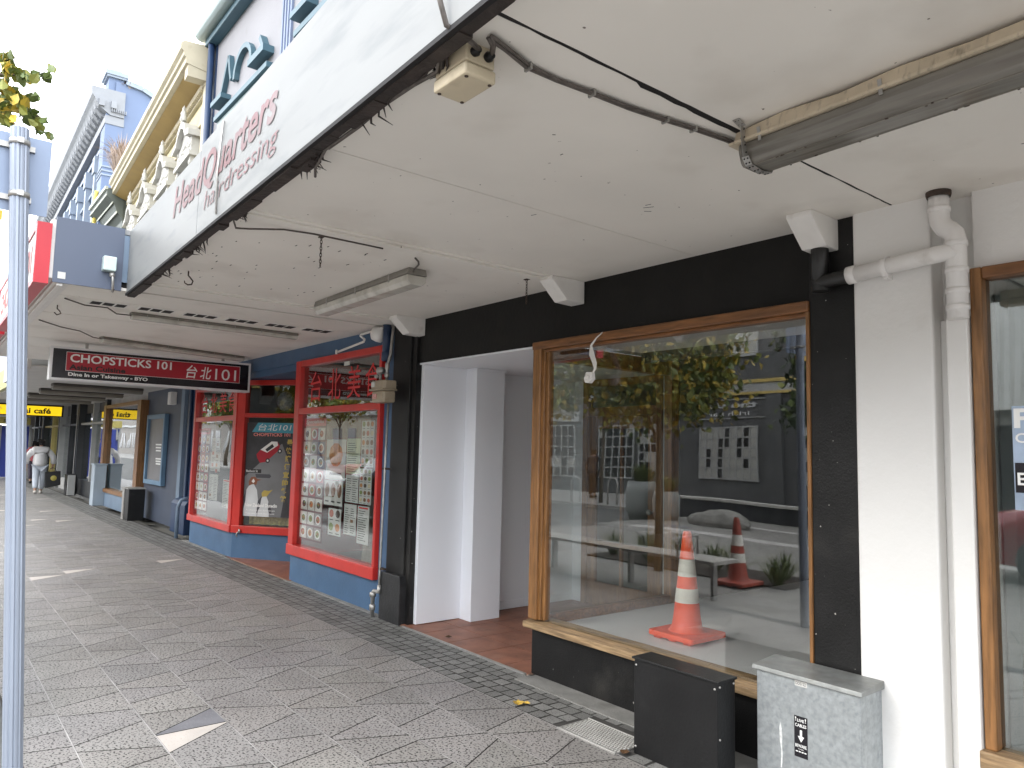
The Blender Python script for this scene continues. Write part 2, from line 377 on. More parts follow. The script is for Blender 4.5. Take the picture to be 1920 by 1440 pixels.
# distant hill
b = MB(); seg = 40
hv = []
for i in range(seg + 1):
    for j in range(5):
        x = -330 + i * 16; y = -60 - j * 60; hv.append((x, y, [-1, 9, 24, 40, 52][j] * (1 + .25 * math.sin(i * .5 + j)) * (.35 + .65 * min(1, max(0, (200 - abs(x + 150)) / 160)))))
b.idx(hv, [(i * 5 + j, (i + 1) * 5 + j, (i + 1) * 5 + j + 1, i * 5 + j + 1) for i in range(seg) for j in range(4)], 0, True)
struct(b.build('hills', mat('wooded_hill', (.055, .075, .035), .9, var=.5, vs=.08, dirt_or_sheen=(.25, .25, .24), ds=.25, dth=.66)))

# ============================================================ HQ VERANDAH
YF = 1.15
ver = thing('verandah', 'white verandah canopy with peeling soffit and a faded red hairdressing sign on its fascia', 'verandah', (-2, 3.5, 2.7))
SH = Matrix(((1, 0, 0, 0), (-.028, 1, 0, -.132), (0, 0, 1, 0), (0, 0, 0, 1)))     # the verandah edge is not quite parallel to the shops
yfr = lambda x: 1.155 - .028 * (x + 4.5)
b = MB()
zS = 2.72
for x0, x1 in ((-6.26, -5.93), (-5.80, -3.76), (-3.62, -2.666), (-2.660, -1.60), (-1.46, 5.0)):
    b.prism([(x0, yfr(x0)), (x1, yfr(x1)), (x1, 3.62), (x0, 3.62)], 'z', zS, zS + .02)
rg = random.Random(17); k = 0; y = yfr(-1.5); gw = .004
jl = [(-1.518, y)]; jr = [(-1.508, y)]
while y < 3.60:
    y += rg.uniform(.03, .09); y = min(y, 3.62); gw = (.006 if y < 1.7 else .018 if y < 2.4 else .003); jl.append((-1.508 - gw - rg.uniform(0, .006), y)); jr.append((-1.504 + rg.uniform(0, .003), y))
b.prism([(-1.60, yfr(-1.6))] + jl + [(-1.60, 3.62)], 'z', zS, zS + .02); b.prism([(-1.46, 3.62)] + jr[::-1] + [(-1.46, yfr(-1.46))], 'z', zS, zS + .02)
b.build('soffit', SOFFIT, ver)
b = MB(); b.box(-1.545, -1.490, 1.10, 3.60, zS + .0015, zS + .012); b.build('joint_shade_strip', GAP, ver)  # dark strip added in the joint, imitating the shade inside the gap
b = MB(); b.prism([(-6.28, yfr(-6.28)), (5, yfr(5)), (5, 3.62), (-6.28, 3.62)], 'z', zS + .035, zS + .06); b.build('soffit_backing', GAP, ver)
b = MB(); b.prism([(-6.28, yfr(-6.28)), (5, yfr(5)), (5, 3.62), (-6.28, 3.62)], 'z', 3.05, 3.10); b.build('canopy_roof', mat('canopy_roofing', (.3, .3, .3), .7), ver)
for xa, w in ((-5.865, .13), (-3.69, .14)):
    b = MB(); b.box(xa - w / 2, xa + w / 2, 1.19, 3.5, zS - .012, zS + .03); b.box(xa - w / 2 + .03, xa + w / 2 - .03, 1.19, 3.5, zS - .022, zS - .012)
    b.build('cover_batten', SOFFIT, ver, bevel=.004)
b = MB()
prof = []
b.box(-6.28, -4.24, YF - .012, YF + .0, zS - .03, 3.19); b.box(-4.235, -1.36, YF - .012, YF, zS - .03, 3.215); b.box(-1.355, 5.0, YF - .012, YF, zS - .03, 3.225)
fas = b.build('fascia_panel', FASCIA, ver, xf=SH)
b = MB(); rg = random.Random(5)
x = -6.3
while x < 5:
    L = rg.uniform(.10, .24); d = rg.uniform(0, .012)
    b.box(x, x + L, YF + .001, YF + .040 + d * 1.4, zS - .036 - d, zS + .03); x += L
b.build('rotten_edge_trim', DARKTRIM, ver, xf=SH)
b = MB(); b.box(-6.3, 5, YF - .016, YF + .002, zS - .038, zS - .022); b.build('drip_edge', mat('dark_drip_edge', (.008, .007, .008), .8), ver, xf=SH)
# torn paper and fibres hanging below the edge
b = MB(); rg = random.Random(9)
for c, n in ((-2.72, 16), (-3.6, 6), (-4.4, 9), (-2.2, 6), (-1.75, 7), (-5.2, 6)):
    for k in range(n):
        x = c + rg.gauss(0, .07); y = YF + .03 + rg.random() * .03; L = rg.uniform(.03, .10)
        b.tube([(x, y, zS - .01), (x - L * .6, y + .01 + rg.gauss(0, .012), zS - .045 + rg.gauss(0, .006)), (x - L * 1.3, y + .04 + rg.gauss(0, .02), zS - .03 - rg.random() * .03)], [.005, .004, .001], 5)
b.box(-2.84, -2.70, YF + .03, YF + .075, zS - .05, zS - .004)
b.build('torn_fibres', DARKTRIM, ver, xf=SH)['kind'] = 'stuff'
# faded lettering, on the outer face
FR = mat('faded_red_lettering', (.155, .055, .062), .5, var=.2, vs=5, dirt_or_sheen=(.17, .125, .128), ds=3, dth=.45, stretch=(1, 1, 2))
yl = YF - .013
text('HeadQuarters', (-4.83, yl + .002, 2.90), (1.84, -.0515, .0), (0, 0, .225), FR, ver, 'sign_name', bold=.02, shear=.25, space=1.02)
text('hairdressing', (-4.10, yl - .0182, 2.775), (1.14, -.032, .0), (0, 0, .13), FR, ver, 'sign_subtitle', bold=-.006, shear=.2)
b = MB(); b.tube([(-3.83, yl - .006, 2.72), (-3.85, yl - .006, 2.95), (-3.79, yl - .006, 3.2)], .005, 6); b.build('hanging_strip', METAL, ver, xf=SH)
# brackets
for xb in (-1.84, -3.66, -5.70):
    b = MB(); b.prism([(3.20, zS), (3.20, zS - .025), (3.34, zS - .15), (3.5, zS - .155), (3.5, zS)], 'x', xb - .065, xb + .065)
    b.build('bracket', TRIMW, ver, bevel=.006)
# open joint edges: a jagged dark gap and scuffs
b = MB(); rg = random.Random(21)
for k in range(40):
    x, y = rg.uniform(-5.7, -4.0), rg.uniform(1.3, 2.3); L = rg.uniform(.008, .035)
    b.box(x, x + L, y, y + .006, zS - .0012, zS + .002)
for x, y, L, a in ((-2.30, 2.62, .05, .5), (-2.33, 2.66, .035, .9), (-2.27, 2.60, .03, .2), (-2.75, 2.3, .03, .3), (-2.1, 1.9, .015, 0), (-1.98, 1.75, .012, 1)):
    b.bar((x, y, zS), (x + L * math.cos(a), y + L * math.sin(a), zS), .004, .002)
b.build('paint_chips', GAP, ver)['kind'] = 'stuff'

# second verandah panel joins here
# ---- electrical box by the edge
def ortho_box(b, x0, x1, y0, y1, z0, z1, m=0): b.box(x0, x1, y0, y1, z0, z1, m)
jb = thing('junction_box', 'cream plastic junction box with black glands hanging under the verandah edge', 'electrical box', (-1.75, 1.19, 2.61))
b = MB(); b.box(-1.828, -1.667, 1.139, 1.243, 2.66, 2.722); b.build('housing', CREAM, jb, bevel=.006)
b = MB(); b.box(-1.832, -1.663, 1.135, 1.247, 2.617, 2.657); b.build('lid', CREAM, jb, bevel=.008)
for x, y in ((-1.818, 1.15), (-1.677, 1.15), (-1.818, 1.233), (-1.677, 1.233)):
    b = MB(); b.lathe((x, y, 2.6145), [(0, 0), (.006, 0), (.006, .006)], 10); b.build('screw', RUST, jb)
for y in (1.167, 1.215):
    b = MB(); b.lathe((-1.667, y, 2.690), [(.014, 0), (.016, .010), (.011, .016), (.011, .024), (0, .024)], 14, axis=(1, 0, 0)); b.build('gland', CABINET, jb)
cb = thing('cable_run', 'grey cable bundle clipped along the soffit from the junction box to the big light', 'cable', (-1.6, 1.2, 2.70))
rg = random.Random(4)
base = [(-1.645, 1.215, 2.690), (-1.62, 1.20, 2.70), (-1.60, 1.17, 2.705), (-1.60, 1.17, 2.705), (-1.62, 1.25, 2.705), (-1.655, 1.36, 2.706), (-1.66, 1.48, 2.708), (-1.645, 1.62, 2.706), (-1.635, 1.80, 2.707), (-1.615, 1.95, 2.708), (-1.595, 2.08, 2.708), (-1.57, 2.24, 2.705), (-1.56, 2.36, 2.70)]
for k, (dx, dz) in enumerate(((0, 0), (.009, .004), (-.007, .006))):
    b = MB(); b.tube([(x + dx + rg.uniform(-.002, .002), y, z + dz * .6) for x, y, z in base], .0048, 7); b.build('cable', CABLE, cb)
for i in (5, 7, 9, 10):
    b = MB(); x, y, z = base[i]; b.box(x - .014, x + .016, y - .004, y + .004, z - .008, z + .014); b.build('clip', METAL, cb)
cb2 = thing('edge_cable', 'twisted cables running along the rotten verandah edge into the box', 'cable', (-1.9, 1.2, 2.69))
b = MB(); pts = [(-1.72, YF + .02, 2.70), (-1.80, YF + .06, 2.672), (-1.95, YF + .055, 2.685), (-2.15, YF + .05, 2.69), (-2.35, YF + .06, 2.69), (-2.6, YF + .05, 2.686), (-2.76, YF + .075, 2.665), (-2.82, YF + .10, 2.655)]
b.tube(pts, .006, 7); b.tube([(p[0], p[1] + .012, p[2] + .006) for p in pts[:6]], .005, 7)
b.build('cable', CABLE, cb2, xf=SH)
b = MB(); b.tube([(-1.645, 1.167, 2.690), (-1.62, 1.12, 2.685), (-1.62, 1.04, 2.70), (-1.64, 1.02, 2.80), (-1.62, 1.03, 2.95), (-1.60, 1.05, 3.3)], .008, 8); b.build('feed_cable', CABLE, cb2)

# ---- big light fitting (upper right)
bl = thing('long_light_fitting', 'long light fitting with dusty clear cover and peeling cream rail, strapped to the soffit', 'light fitting', (-.7, 2.35, 2.6))
x0, x1 = -1.505, 1.2
yb = lambda x: 2.28 - .04 * (x - x0)
def sweep(b, prof, xa, xb, m=0):
    va = [(xa, yb(xa) + y, z) for y, z in prof]; vb = [(xb, yb(xb) + y, z) for y, z in prof]; n = len(prof)
    b.idx(va + vb, [tuple(range(n)), tuple(range(n, 2 * n))[::-1]] + [(i, (i + 1) % n, n + (i + 1) % n, n + i) for i in range(n)], m)
b = MB(); segs = 14; rg = random.Random(8); tops = [2.712 + rg.uniform(-.012, .005) for _ in range(segs + 1)]
for i in range(segs):
    xa, xb = x0 + (x1 - x0) * i / segs, x0 + (x1 - x0) * (i + 1) / segs; w = [-.125, -.105, .105, .125]
    va = [(xa, yb(xa) - .085, 2.668), (xa, yb(xa) + .085, 2.668), (xa, yb(xa) + .07, tops[i]), (xa, yb(xa) - .07, tops[i])]
    vb = [(xb, yb(xb) - .085, 2.668), (xb, yb(xb) + .085, 2.668), (xb, yb(xb) + .07, tops[i + 1]), (xb, yb(xb) - .07, tops[i + 1])]
    b.idx(va + vb, [(0, 1, 5, 4), (1, 2, 6, 5), (2, 3, 7, 6), (3, 0, 4, 7)] + ([(0, 1, 2, 3)] if i == 0 else []) + ([(4, 5, 6, 7)] if i == segs - 1 else []))
b.build('back_rail', CREAMP, bl)
b = MB(); sweep(b, [(-.089, 2.666), (.089, 2.666), (.089, 2.656), (-.089, 2.656)], x0 - .02, x1); b.build('rim', CREAMP, bl)
b = MB(); sweep(b, [(-.078, 2.655), (.078, 2.655), (.076, 2.625), (.062, 2.585), (.048, 2.577), (-.048, 2.577), (-.062, 2.585), (-.076, 2.625)], x0 + .01, x1); b.build('diffuser', DIFF, bl, bevel=.008)
b = MB()
for yy in (-.046, .046): sweep(b, [(yy - .003, 2.5755), (yy + .003, 2.5755), (yy + .003, 2.577), (yy - .003, 2.577)], x0 + .06, x1)
b.build('diffuser_ribs', DIFFD, bl)
b = MB(); rg = random.Random(2)
for k in range(110):
    x = rg.uniform(x0 + .1, x1); y = yb(x) + rg.choice((-.046, .046)) + rg.gauss(0, .003); b.box(x, x + rg.uniform(.004, .010), y - .002, y + .002, 2.574, 2.5775)
b.build('dead_insects', RUST, bl)['kind'] = 'stuff'
for x in (-1.40, -.98, -.5, 0):
    b = MB(); b.bar((x, yb(x) - .092, 2.685), (x, yb(x) - .082, 2.64), .012, .003); b.build('clip', METAL, bl)
b = MB(); y = yb(x0)
path = [(-.14, 2.718), (-.10, 2.705), (-.095, 2.65), (-.084, 2.60), (-.062, 2.575), (0, 2.568), (.062, 2.575), (.085, 2.61), (.095, 2.65), (.10, 2.72)]
for i in range(len(path) - 1):
    a, c = path[i], path[i + 1]; b.bar((x0 + .045, y + a[0], a[1]), (x0 + .045, y + c[0], c[1]), .026, .002, up=(1, 0, 0) if abs(a[0] - c[0]) < .02 else (0, 0, 1))
st = b.build('perforated_strap', METAL, bl)
b = MB()
for i in range(len(path) - 1):
    a, c = Vector(path[i]), Vector(path[i + 1])
    for t in (.25, .75):
        q = a.lerp(c, t); d = (q - Vector((0, 2.64))).normalized() * .0025
        for dx in (-.006, .007): b.lathe((x0 + .045 + dx, y + q[0] + d[0], q[1] + d[1]), [(0, -.001), (.0032, -.001), (.0032, .001), (0, .001)], 6, axis=(0, d[0] * 400, d[1] * 400))
b.build('strap_hole', GAP, bl)['kind'] = 'stuff'

# ---- mid light
def tube_light(name, label, A, B, w, zt, zb, mt, base, endcap=True, clips=3, group=None):
    A, B = Vector((A[0], A[1], 0)), Vector((B[0], B[1], 0)); d = (B - A).normalized(); s = Vector((-d.y, d.x, 0)); c = (A + B) / 2
    t = thing(name, label, 'light fitting', (c.x, c.y, zb), group)
    def bar(b, pr, a0, a1):
        n = len(pr); va = [A + d * a0 + s * y + Vector((0, 0, z)) for y, z in pr]; vb = [B - d * a1 + s * y + Vector((0, 0, z)) for y, z in pr]
        b.idx(va + vb, [tuple(range(n)), tuple(range(n, 2 * n))[::-1]] + [(i, (i + 1) % n, n + (i + 1) % n, n + i) for i in range(n)])
    b = MB(); bar(b, [(-w * .42, zt), (w * .42, zt), (w * .5, zt - (zt - zb) * .4), (-w * .5, zt - (zt - zb) * .4)], 0, 0); b.build('back_tray', base, t, bevel=.006)
    k = zt - (zt - zb) * .42
    b = MB(); bar(b, [(-w * .49, k), (w * .49, k), (w * .46, zb + (k - zb) * .4), (w * .3, zb), (-w * .3, zb), (-w * .46, zb + (k - zb) * .4)], .004, .004); b.build('diffuser', mt, t, bevel=.008)
    L = (B - A).length
    for i in range(clips):
        p = A + d * L * (i + .5) / clips
        for sg in (-1, 1):
            b = MB(); q = p + s * sg * w * .505; b.bar(q + Vector((0, 0, zt - .01)), q + Vector((0, 0, k - .018)), .014, .003); b.build('clip', METAL, t)
    return t
ml = tube_light('light_fitting', 'grimy clear-covered batten light fixed between the two soffit battens, beside a hanging chain', (-5.62, 2.50), (-4.08, 2.46), .15, 2.72, 2.61, DIFFC, mat('grimy_grey_tray', (.22, .205, .18), .5, var=.15, vs=12))
b = MB(); b.tube([(-4.10, 2.44, 2.69), (-4.02, 2.40, 2.695), (-3.92, 2.37, 2.70), (-3.86, 2.33, 2.70), (-3.85, 2.30, 2.715)], .006, 7); b.build('supply_lead', CABLE, ml)
# chains and hook
def chain(x, y, n, label):
    t = thing('chain', label, 'chain', (x, y, zS - n * .019), 'chains hanging from the soffit')
    b = MB(); b.box(x - .02, x + .02, y - .012, y + .012, zS - .006, zS + .002); b.tube([(x, y, zS), (x + .01, y, zS - .012), (x, y, zS - .024), (x - .01, y, zS - .012), (x, y, zS)], .0025, 6); b.build('eye_plate', RUST, t)
    b = MB()
    for k in range(n):
        z = zS - .032 - k * .0185; ax = k % 2
        pts = []
        for i in range(9):
            a = 2 * math.pi * i / 8; u = .006 * math.cos(a); v = .0135 * math.sin(a); pts.append((x + (u if ax else 0), y + (0 if ax else u), z + v))
        b.tube(pts, .0021, 5, caps=False)
    b.build('links', RUST, t)
chain(-3.83, 1.68, 8, 'short rusty chain hanging near the outer end of the middle soffit batten')
chain(-3.81, 3.16, 8, 'short rusty chain hanging in front of the black beam')
b = MB(); hp = [(-5.25, 1.36, 2.72), (-5.25, 1.36, 2.69), (-5.25, 1.375, 2.675), (-5.25, 1.392, 2.655), (-5.25, 1.385, 2.632), (-5.25, 1.36, 2.625), (-5.25, 1.34, 2.635), (-5.25, 1.337, 2.65)]
tag(MB().tube(hp, [.005] * 6 + [.004, .003], 8).build('ceiling_hook', RUST), 'single dark metal hook screwed into the soffit near the blue-grey canopy end', 'hook')
b = MB(); b.tube([(-3.62, 1.17, 2.70), (-3.72, 1.16, 2.675), (-3.80, 1.20, 2.66), (-3.82, 1.27, 2.675), (-3.80, 1.45, 2.705), (-3.80, 1.62, 2.715), (-3.80, 2.05, 2.716)], .005, 7)
tag(b.build('loose_cable', CABLE), 'thin loose cable looping from the verandah edge along the soffit by the chain', 'cable')
# ============================================================ EMPTY SHOP
YW = 3.5
shop = thing('empty_shop', 'vacant black-painted shop with wood-framed display window and white entry recess', 'shop', (-3.9, YW, 0))
b = MB(); b.box(-5.74, -1.93, YW, YW + .14, 2.325, 2.80); b.build('beam', BLACKB, shop)
b = MB(); b.box(-6.11, -5.80, 3.455, 3.62, .42, 2.80)
pl = b.build('pilaster', BLACK, shop, bevel=.006)
b = MB(); b.box(-5.80, -5.725, 3.475, 3.64, .0, 2.80); b.build('pilaster_return', BLACK, shop)
b = MB(); b.prism([(-6.135, 0), (-5.775, 0), (-5.775, .36), (-5.795, .425), (-6.115, .425), (-6.135, .36)], 'y', 3.41, 3.62); b.build('pilaster_base', PLASTER, shop, bevel=.005)
b = MB(); b.box(-1.93, -1.70, 3.45, 3.62, 0, 2.80); b.build('pier', BLACK, shop, bevel=.004)
b = MB(); b.box(-4.05, -1.94, 3.475, 3.60, -.02, .325); b.build('stall_riser', BLACK, shop, bevel=.004)
b = MB(); b.prism([(3.415, .325), (3.60, .325), (3.60, .385), (3.415, .365)], 'x', -4.085, -1.93); b.build('sill', SILLW, shop, bevel=.005)
wf = MB(); wf.box(-4.06, -3.975, 3.44, 3.56, .385, 2.335); f1 = wf.build('frame_post', WOODV, shop, bevel=.008)
b = MB(); b.box(-3.98, -3.95, 3.462, 3.50, .385, 2.28); b.box(-3.955, -3.925, 3.478, 3.53, .385, 2.27); b.build('glazing_bead', WOODV, shop, bevel=.004)
b = MB(); b.box(-4.065, -1.93, 3.435, 3.56, 2.282, 2.338); b.build('frame_head', WOOD, shop, bevel=.008)
b = MB(); b.box(-3.96, -1.93, 3.46, 3.52, 2.262, 2.282); b.build('frame_head_bead', WOOD, shop, bevel=.004)
b = MB(); b.box(-1.945, -1.928, 3.44, 3.52, .37, 2.282); b.build('frame_bead', WOODV, shop)
b = MB(); b.box(-3.95, -1.94, 3.495, 3.503, .38, 2.265); b.build('display_glass', GLASS, shop)
# side (return) window
b = MB(); b.box(-4.04, -3.96, 4.88, 4.98, .0, 2.335); b.build('side_window_post', WOODV, shop, bevel=.006)
b = MB(); b.box(-4.035, -3.965, 3.56, 4.88, 2.21, 2.335); b.build('side_window_head', WOOD, shop, bevel=.005)
b = MB(); b.box(-4.035, -3.965, 3.56, 4.88, .33, .41); b.build('side_window_sill', WOOD, shop, bevel=.005)
b = MB(); b.box(-4.002, -3.996, 3.56, 4.88, .41, 2.21); b.build('side_glass', GLASSR, shop)
b = MB(); b.box(-4.04, -3.97, 3.60, 4.98, .0, .33); b.build('side_riser', WHITEIN, shop)
# entry recess
b = MB(); b.box(-5.725, -5.68, 3.53, 4.0, .015, 2.31); b.box(-5.74, -5.515, 4.0, 4.33, .01, 2.31)
b.box(-5.82, -5.78, 4.33, 5.52, .012, 2.31); b.build('entry_wall', WHITEIN, shop, bevel=.003)
b = MB(); b.box(-5.66, -5.50, 3.99, 4.34, 2.285, 2.309); b.build('pier_cap', WHITEIN, shop)
b = MB(); b.box(-5.80, -4.02, 3.51, 5.52, 2.31, 2.34); b.build('entry_ceiling', WHITEIN, shop)
b = MB(); b.box(-5.78, -5.768, 4.335, 5.5, .012, .09); b.build('skirting', WHITEIN, shop, bevel=.003)
b = MB(); b.box(-5.9, -4.0, 3.43, 5.55, -.1, .006, 1)
for i in range(5):
    for j in range(6):
        x0 = -5.78 + i * .37; y0 = 3.44 + j * .37; b.box(x0 + .003, min(x0 + .367, -4.04), y0, y0 + .364, .006, .010, 0)
b.build('entry_floor', [TERRA, GROUTT], shop)
b = MB(); b.box(-5.72, -4.05, 3.418, 3.432, -.02, .013); b.build('threshold_strip', METAL, shop)
b = MB(); b.box(-5.8, -5.62, 5.5, 5.56, .01, 2.34); b.box(-4.56, -3.97, 5.5, 5.56, .01, 2.34); b.build('back_wall', WHITEIN, shop)
# door
dr = MB(); dr.box(-5.62, -5.55, 5.47, 5.56, .01, 2.31); dr.box(-4.63, -4.56, 5.47, 5.56, .01, 2.31); dr.box(-5.55, -4.63, 5.472, 5.56, 2.24, 2.31); dr.box(-5.55, -4.63, 5.472, 5.56, 1.93, 2.02)
door = dr.build('door_frame', WOODV, shop, bevel=.005)
b = MB(); b.box(-5.55, -5.44, 5.49, 5.53, .02, 1.93); b.box(-4.74, -4.63, 5.49, 5.53, .02, 1.93); b.box(-5.44, -4.74, 5.492, 5.53, .02, .25); b.box(-5.44, -4.74, 5.492, 5.53, 1.80, 1.93); b.box(-5.44, -4.74, 5.492, 5.53, .62, .66); b.box(-5.105, -5.075, 5.493, 5.53, .25, 1.80); b.build('door', WOODV, shop, bevel=.004)
b = MB(); b.box(-5.44, -4.74, 5.508, 5.514, .25, 1.80); b.build('door_glass', GLASSR, shop)
b = MB(); b.box(-5.55, -4.63, 5.508, 5.514, 2.02, 2.24); b.build('transom_glass', GLASSR, shop)
text('378', (-5.18, 5.505, 2.05), (.26, 0, 0), (0, 0, .13), INKK, shop, 'street_number', bold=.02)
b = MB(); b.lathe((-4.69, 5.48, 1.0), [(0, -.05), (.025, -.045), (.028, -.03), (.012, -.02), (.012, .02)], 12, axis=(0, 1, 0)); b.build('door_knob', METAL, shop)
# interior
b = MB(); b.box(-5.9, -3.99, 7.4, 7.5, 0, 2.9); b.box(-5.95, -5.9, 5.56, 7.5, 0, 2.9); b.box(-5.9, -3.99, 5.56, 7.5, 2.6, 2.7); b.box(-5.9, -3.99, 5.56, 7.5, -.02, 0.0); b.build('back_room_wall', mat('back_room_paint', (.35, .35, .34), .8), shop)
b = MB(); b.box(-3.96, 3.6, 3.61, 9.0, .30, .345); b.build('display_floor', FLOORIN, shop)
b = MB(); b.box(-3.96, 3.6, 3.57, 4.55, 2.36, 2.40); b.build('display_ceiling', CEILIN, shop)
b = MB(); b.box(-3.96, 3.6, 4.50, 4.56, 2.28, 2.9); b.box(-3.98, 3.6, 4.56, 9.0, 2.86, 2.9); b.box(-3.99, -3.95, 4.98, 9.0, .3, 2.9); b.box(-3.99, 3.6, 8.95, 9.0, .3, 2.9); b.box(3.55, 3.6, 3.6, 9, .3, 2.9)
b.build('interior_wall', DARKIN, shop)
for x, y in ((-3.83, 3.9), (-3.14, 3.96), (-2.22, 3.74)):
    b = MB(); b.lathe((x, y, 2.36), [(0, -.06), (.025, -.058), (.034, -.04), (.05, -.022), (.055, 0)], 16)
    b.tube([(x, y, 2.36), (x - .02, y, 2.35), (x, y, 2.30)], .004, 6)
    b.build('ceiling_rose', TRIMW, shop)

cord = thing('dangling_power_cord', 'white looped wires with a plug box dangling from the window head', 'cable', (-3.41, 3.40, 2.03))
rg = random.Random(6)
for k in range(4):
    dx = .012 * k
    b = MB(); b.tube([(-3.36, 3.44, 2.335), (-3.385, 3.41, 2.30), (-3.43 + dx * .3, 3.40, 2.25), (-3.43 + dx, 3.395, 2.19), (-3.395 + dx * .8, 3.39, 2.13), (-3.375 + dx * .3, 3.385, 2.09), (-3.40, 3.385, 2.055)], .0045, 7)
    b.build('wire', TRIMW, cord)
b = MB(); b.prism([(-3.455, 2.03), (-3.435, 2.075), (-3.385, 2.07), (-3.38, 2.025), (-3.41, 2.0), (-3.445, 2.005)], 'y', 3.365, 3.40); b.lathe((-3.415, 3.364, 2.038), [(0, 0), (.018, 0), (.018, .01)], 12, axis=(0, -1, 0)); b.build('plug_box', TRIMW, cord, bevel=.004)

# cone on the display floor
def cone_thing(x, y, z, label, s=1.0, ORANGE=ORANGE):
    t = thing('traffic_cone', label, 'traffic cone', (x, y, z), 'traffic cones')
    b = MB(); w = .185 * s; h = .035 * s
    pts = []
    for cx, cy in ((1, 1), (-1, 1), (-1, -1), (1, -1)):
        for k in range(4):
            a = {(1, 1): 0, (-1, 1): 90, (-1, -1): 180, (1, -1): 270}[(cx, cy)] + k * 30
            pts.append((x + cx * (w - .03) + .03 * math.cos(R(a)), y + cy * (w - .03) + .03 * math.sin(R(a))))
    b.prism(pts, 'z', z + .018 * s, z + .018 * s + h)
    for cx, cy in ((1, 1), (-1, 1), (-1, -1), (1, -1), (0, -1), (0, 1)): b.box(x + cx * .12 * s - .03, x + cx * .12 * s + .03, y + cy * .14 * s - .02, y + cy * .14 * s + .02, z + .001, z + .018 * s)
    b.build('base', ORANGE, t, bevel=.008)
    H = .70 * s; zb = .05 * s
    def rad(zz): return (.105 - (.105 - .028) * (zz / H)) * s
    b = MB(); b.lathe((x, y, z), [(.125 * s, zb), (.115 * s, zb + .012), (rad(.03), .075 * s)] + [(rad(q * H), q * H) for q in (.2, .4, .6, .8, .97)] + [(.024 * s, H), (.018 * s, H)], 32); b.build('body', ORANGE, t)
    for a, c in ((.34, .47), (.58, .74)):
        b = MB(); b.lathe((x, y, z), [(rad(a * H) + .0015, a * H), (rad(c * H) + .0015, c * H)], 32); b.build('reflective_band', REFL, t)
    return t
cone_thing(-3.16, 4.06, .345, 'orange cone with two white bands standing inside the display window', 1.0)
cone_thing(-5.40, -.92, -.006, 'orange cone out on the square, seen only as a reflection in the glass', 1.15, mat('dimmed_cone_plastic', (.34, .06, .035), .6, var=.2, vs=8))  # plastic colour darkened so the cone's reflection looks fainter

# cabinets on the pavement
bc = thing('black_cabinet', 'low black steel service cabinet standing before the stall riser', 'cabinet', (-2.44, 3.1, 0))
b = MB(); b.box(-2.70, -2.18, 3.03, 3.17, 0, .478); b.build('body', CABINET, bc, bevel=.004)
b = MB(); b.box(-2.71, -2.17, 3.02, 3.175, .478, .49); b.build('lid', CABINET, bc, bevel=.003)
b = MB()
for x, z in ((-2.685, .45), (-2.685, .04), (-2.195, .45), (-2.195, .04)): b.lathe((x, 3.029, z), [(.006, 0), (.005, .004), (0, .005)], 8, axis=(0, -1, 0))
for y, z in ((3.045, .46), (3.045, .22), (3.155, .46)): b.lathe((-2.179, y, z), [(.006, 0), (.005, .004), (0, .005)], 8, axis=(1, 0, 0))
b.build('rivet', METAL, bc)
gc = thing('galvanised_cabinet', 'galvanised steel power cabinet with a black live-cables sticker', 'cabinet', (-1.85, 3.33, 0))
b = MB(); b.box(-2.105, -1.60, 3.235, 3.432, 0, .538); b.build('body', STEEL, gc, bevel=.006)
b = MB(); b.prism([(3.220, .535), (3.225, .556), (3.43, .572), (3.436, .535)], 'x', -2.122, -1.588); b.build('lid', STEELTOP, gc, bevel=.004)
yc = 3.2345
b = MB(); b.box(-1.905, -1.845, yc - .0006, yc, .508, .536); b.build('number_plate', PAPER, gc)
text('DDS122', (-1.900, yc - .0012, .514), (.049, 0, 0), (0, 0, .013), INKK, gc, 'plate_number', depth=.0003)
b = MB(); b.box(-1.91, -1.845, yc - .0006, yc, .195, .375); stk = b.build('warning_sticker', SIGNBLACK, gc)
ys = yc - .0012
b = MB()
text('!', (-1.905, ys, .352), (.006, 0, 0), (0, 0, .018), None, mbonly=b, depth=.0003); text('LIVE', (-1.895, ys, .350), (.034, 0, 0), (0, 0, .013), None, mbonly=b, depth=.0003, bold=.02)
text('!', (-1.857, ys, .352), (.006, 0, 0), (0, 0, .018), None, mbonly=b, depth=.0003)
text('CABLES', (-1.905, ys, .328), (.055, 0, 0), (0, 0, .014), None, mbonly=b, depth=.0003, bold=.02)
b.face([(-1.882, ys, .315), (-1.882, ys, .287), (-1.892, ys, .287), (-1.8765, ys, .262), (-1.861, ys, .287), (-1.871, ys, .287), (-1.871, ys, .315)])
text('BEWARE', (-1.905, ys, .238), (.055, 0, 0), (0, 0, .014), None, mbonly=b, depth=.0003, bold=.02)
text('POWER', (-1.89, ys, .228), (.026, 0, 0), (0, 0, .005), None, mbonly=b, depth=.0003)
for i in range(4): b.box(-1.903 + i * .014, -1.893 + i * .014, ys - .0002, ys, .217, .222)
b.build('warning_lettering', INKW, gc)
b = MB(); rg = random.Random(1)
pts = [(-1.985, .30), (-1.979, .325), (-1.974, .30), (-1.970, .26), (-1.973, .22), (-1.969, .18), (-1.974, .12), (-1.980, .12), (-1.976, .2), (-1.984, .24)]
b.face([(x, yc - .0005, z) for x, z in pts]); b.build('scratched_patch', mat('scraped_zinc', (.62, .63, .62), .6, var=.2, vs=60), gc)

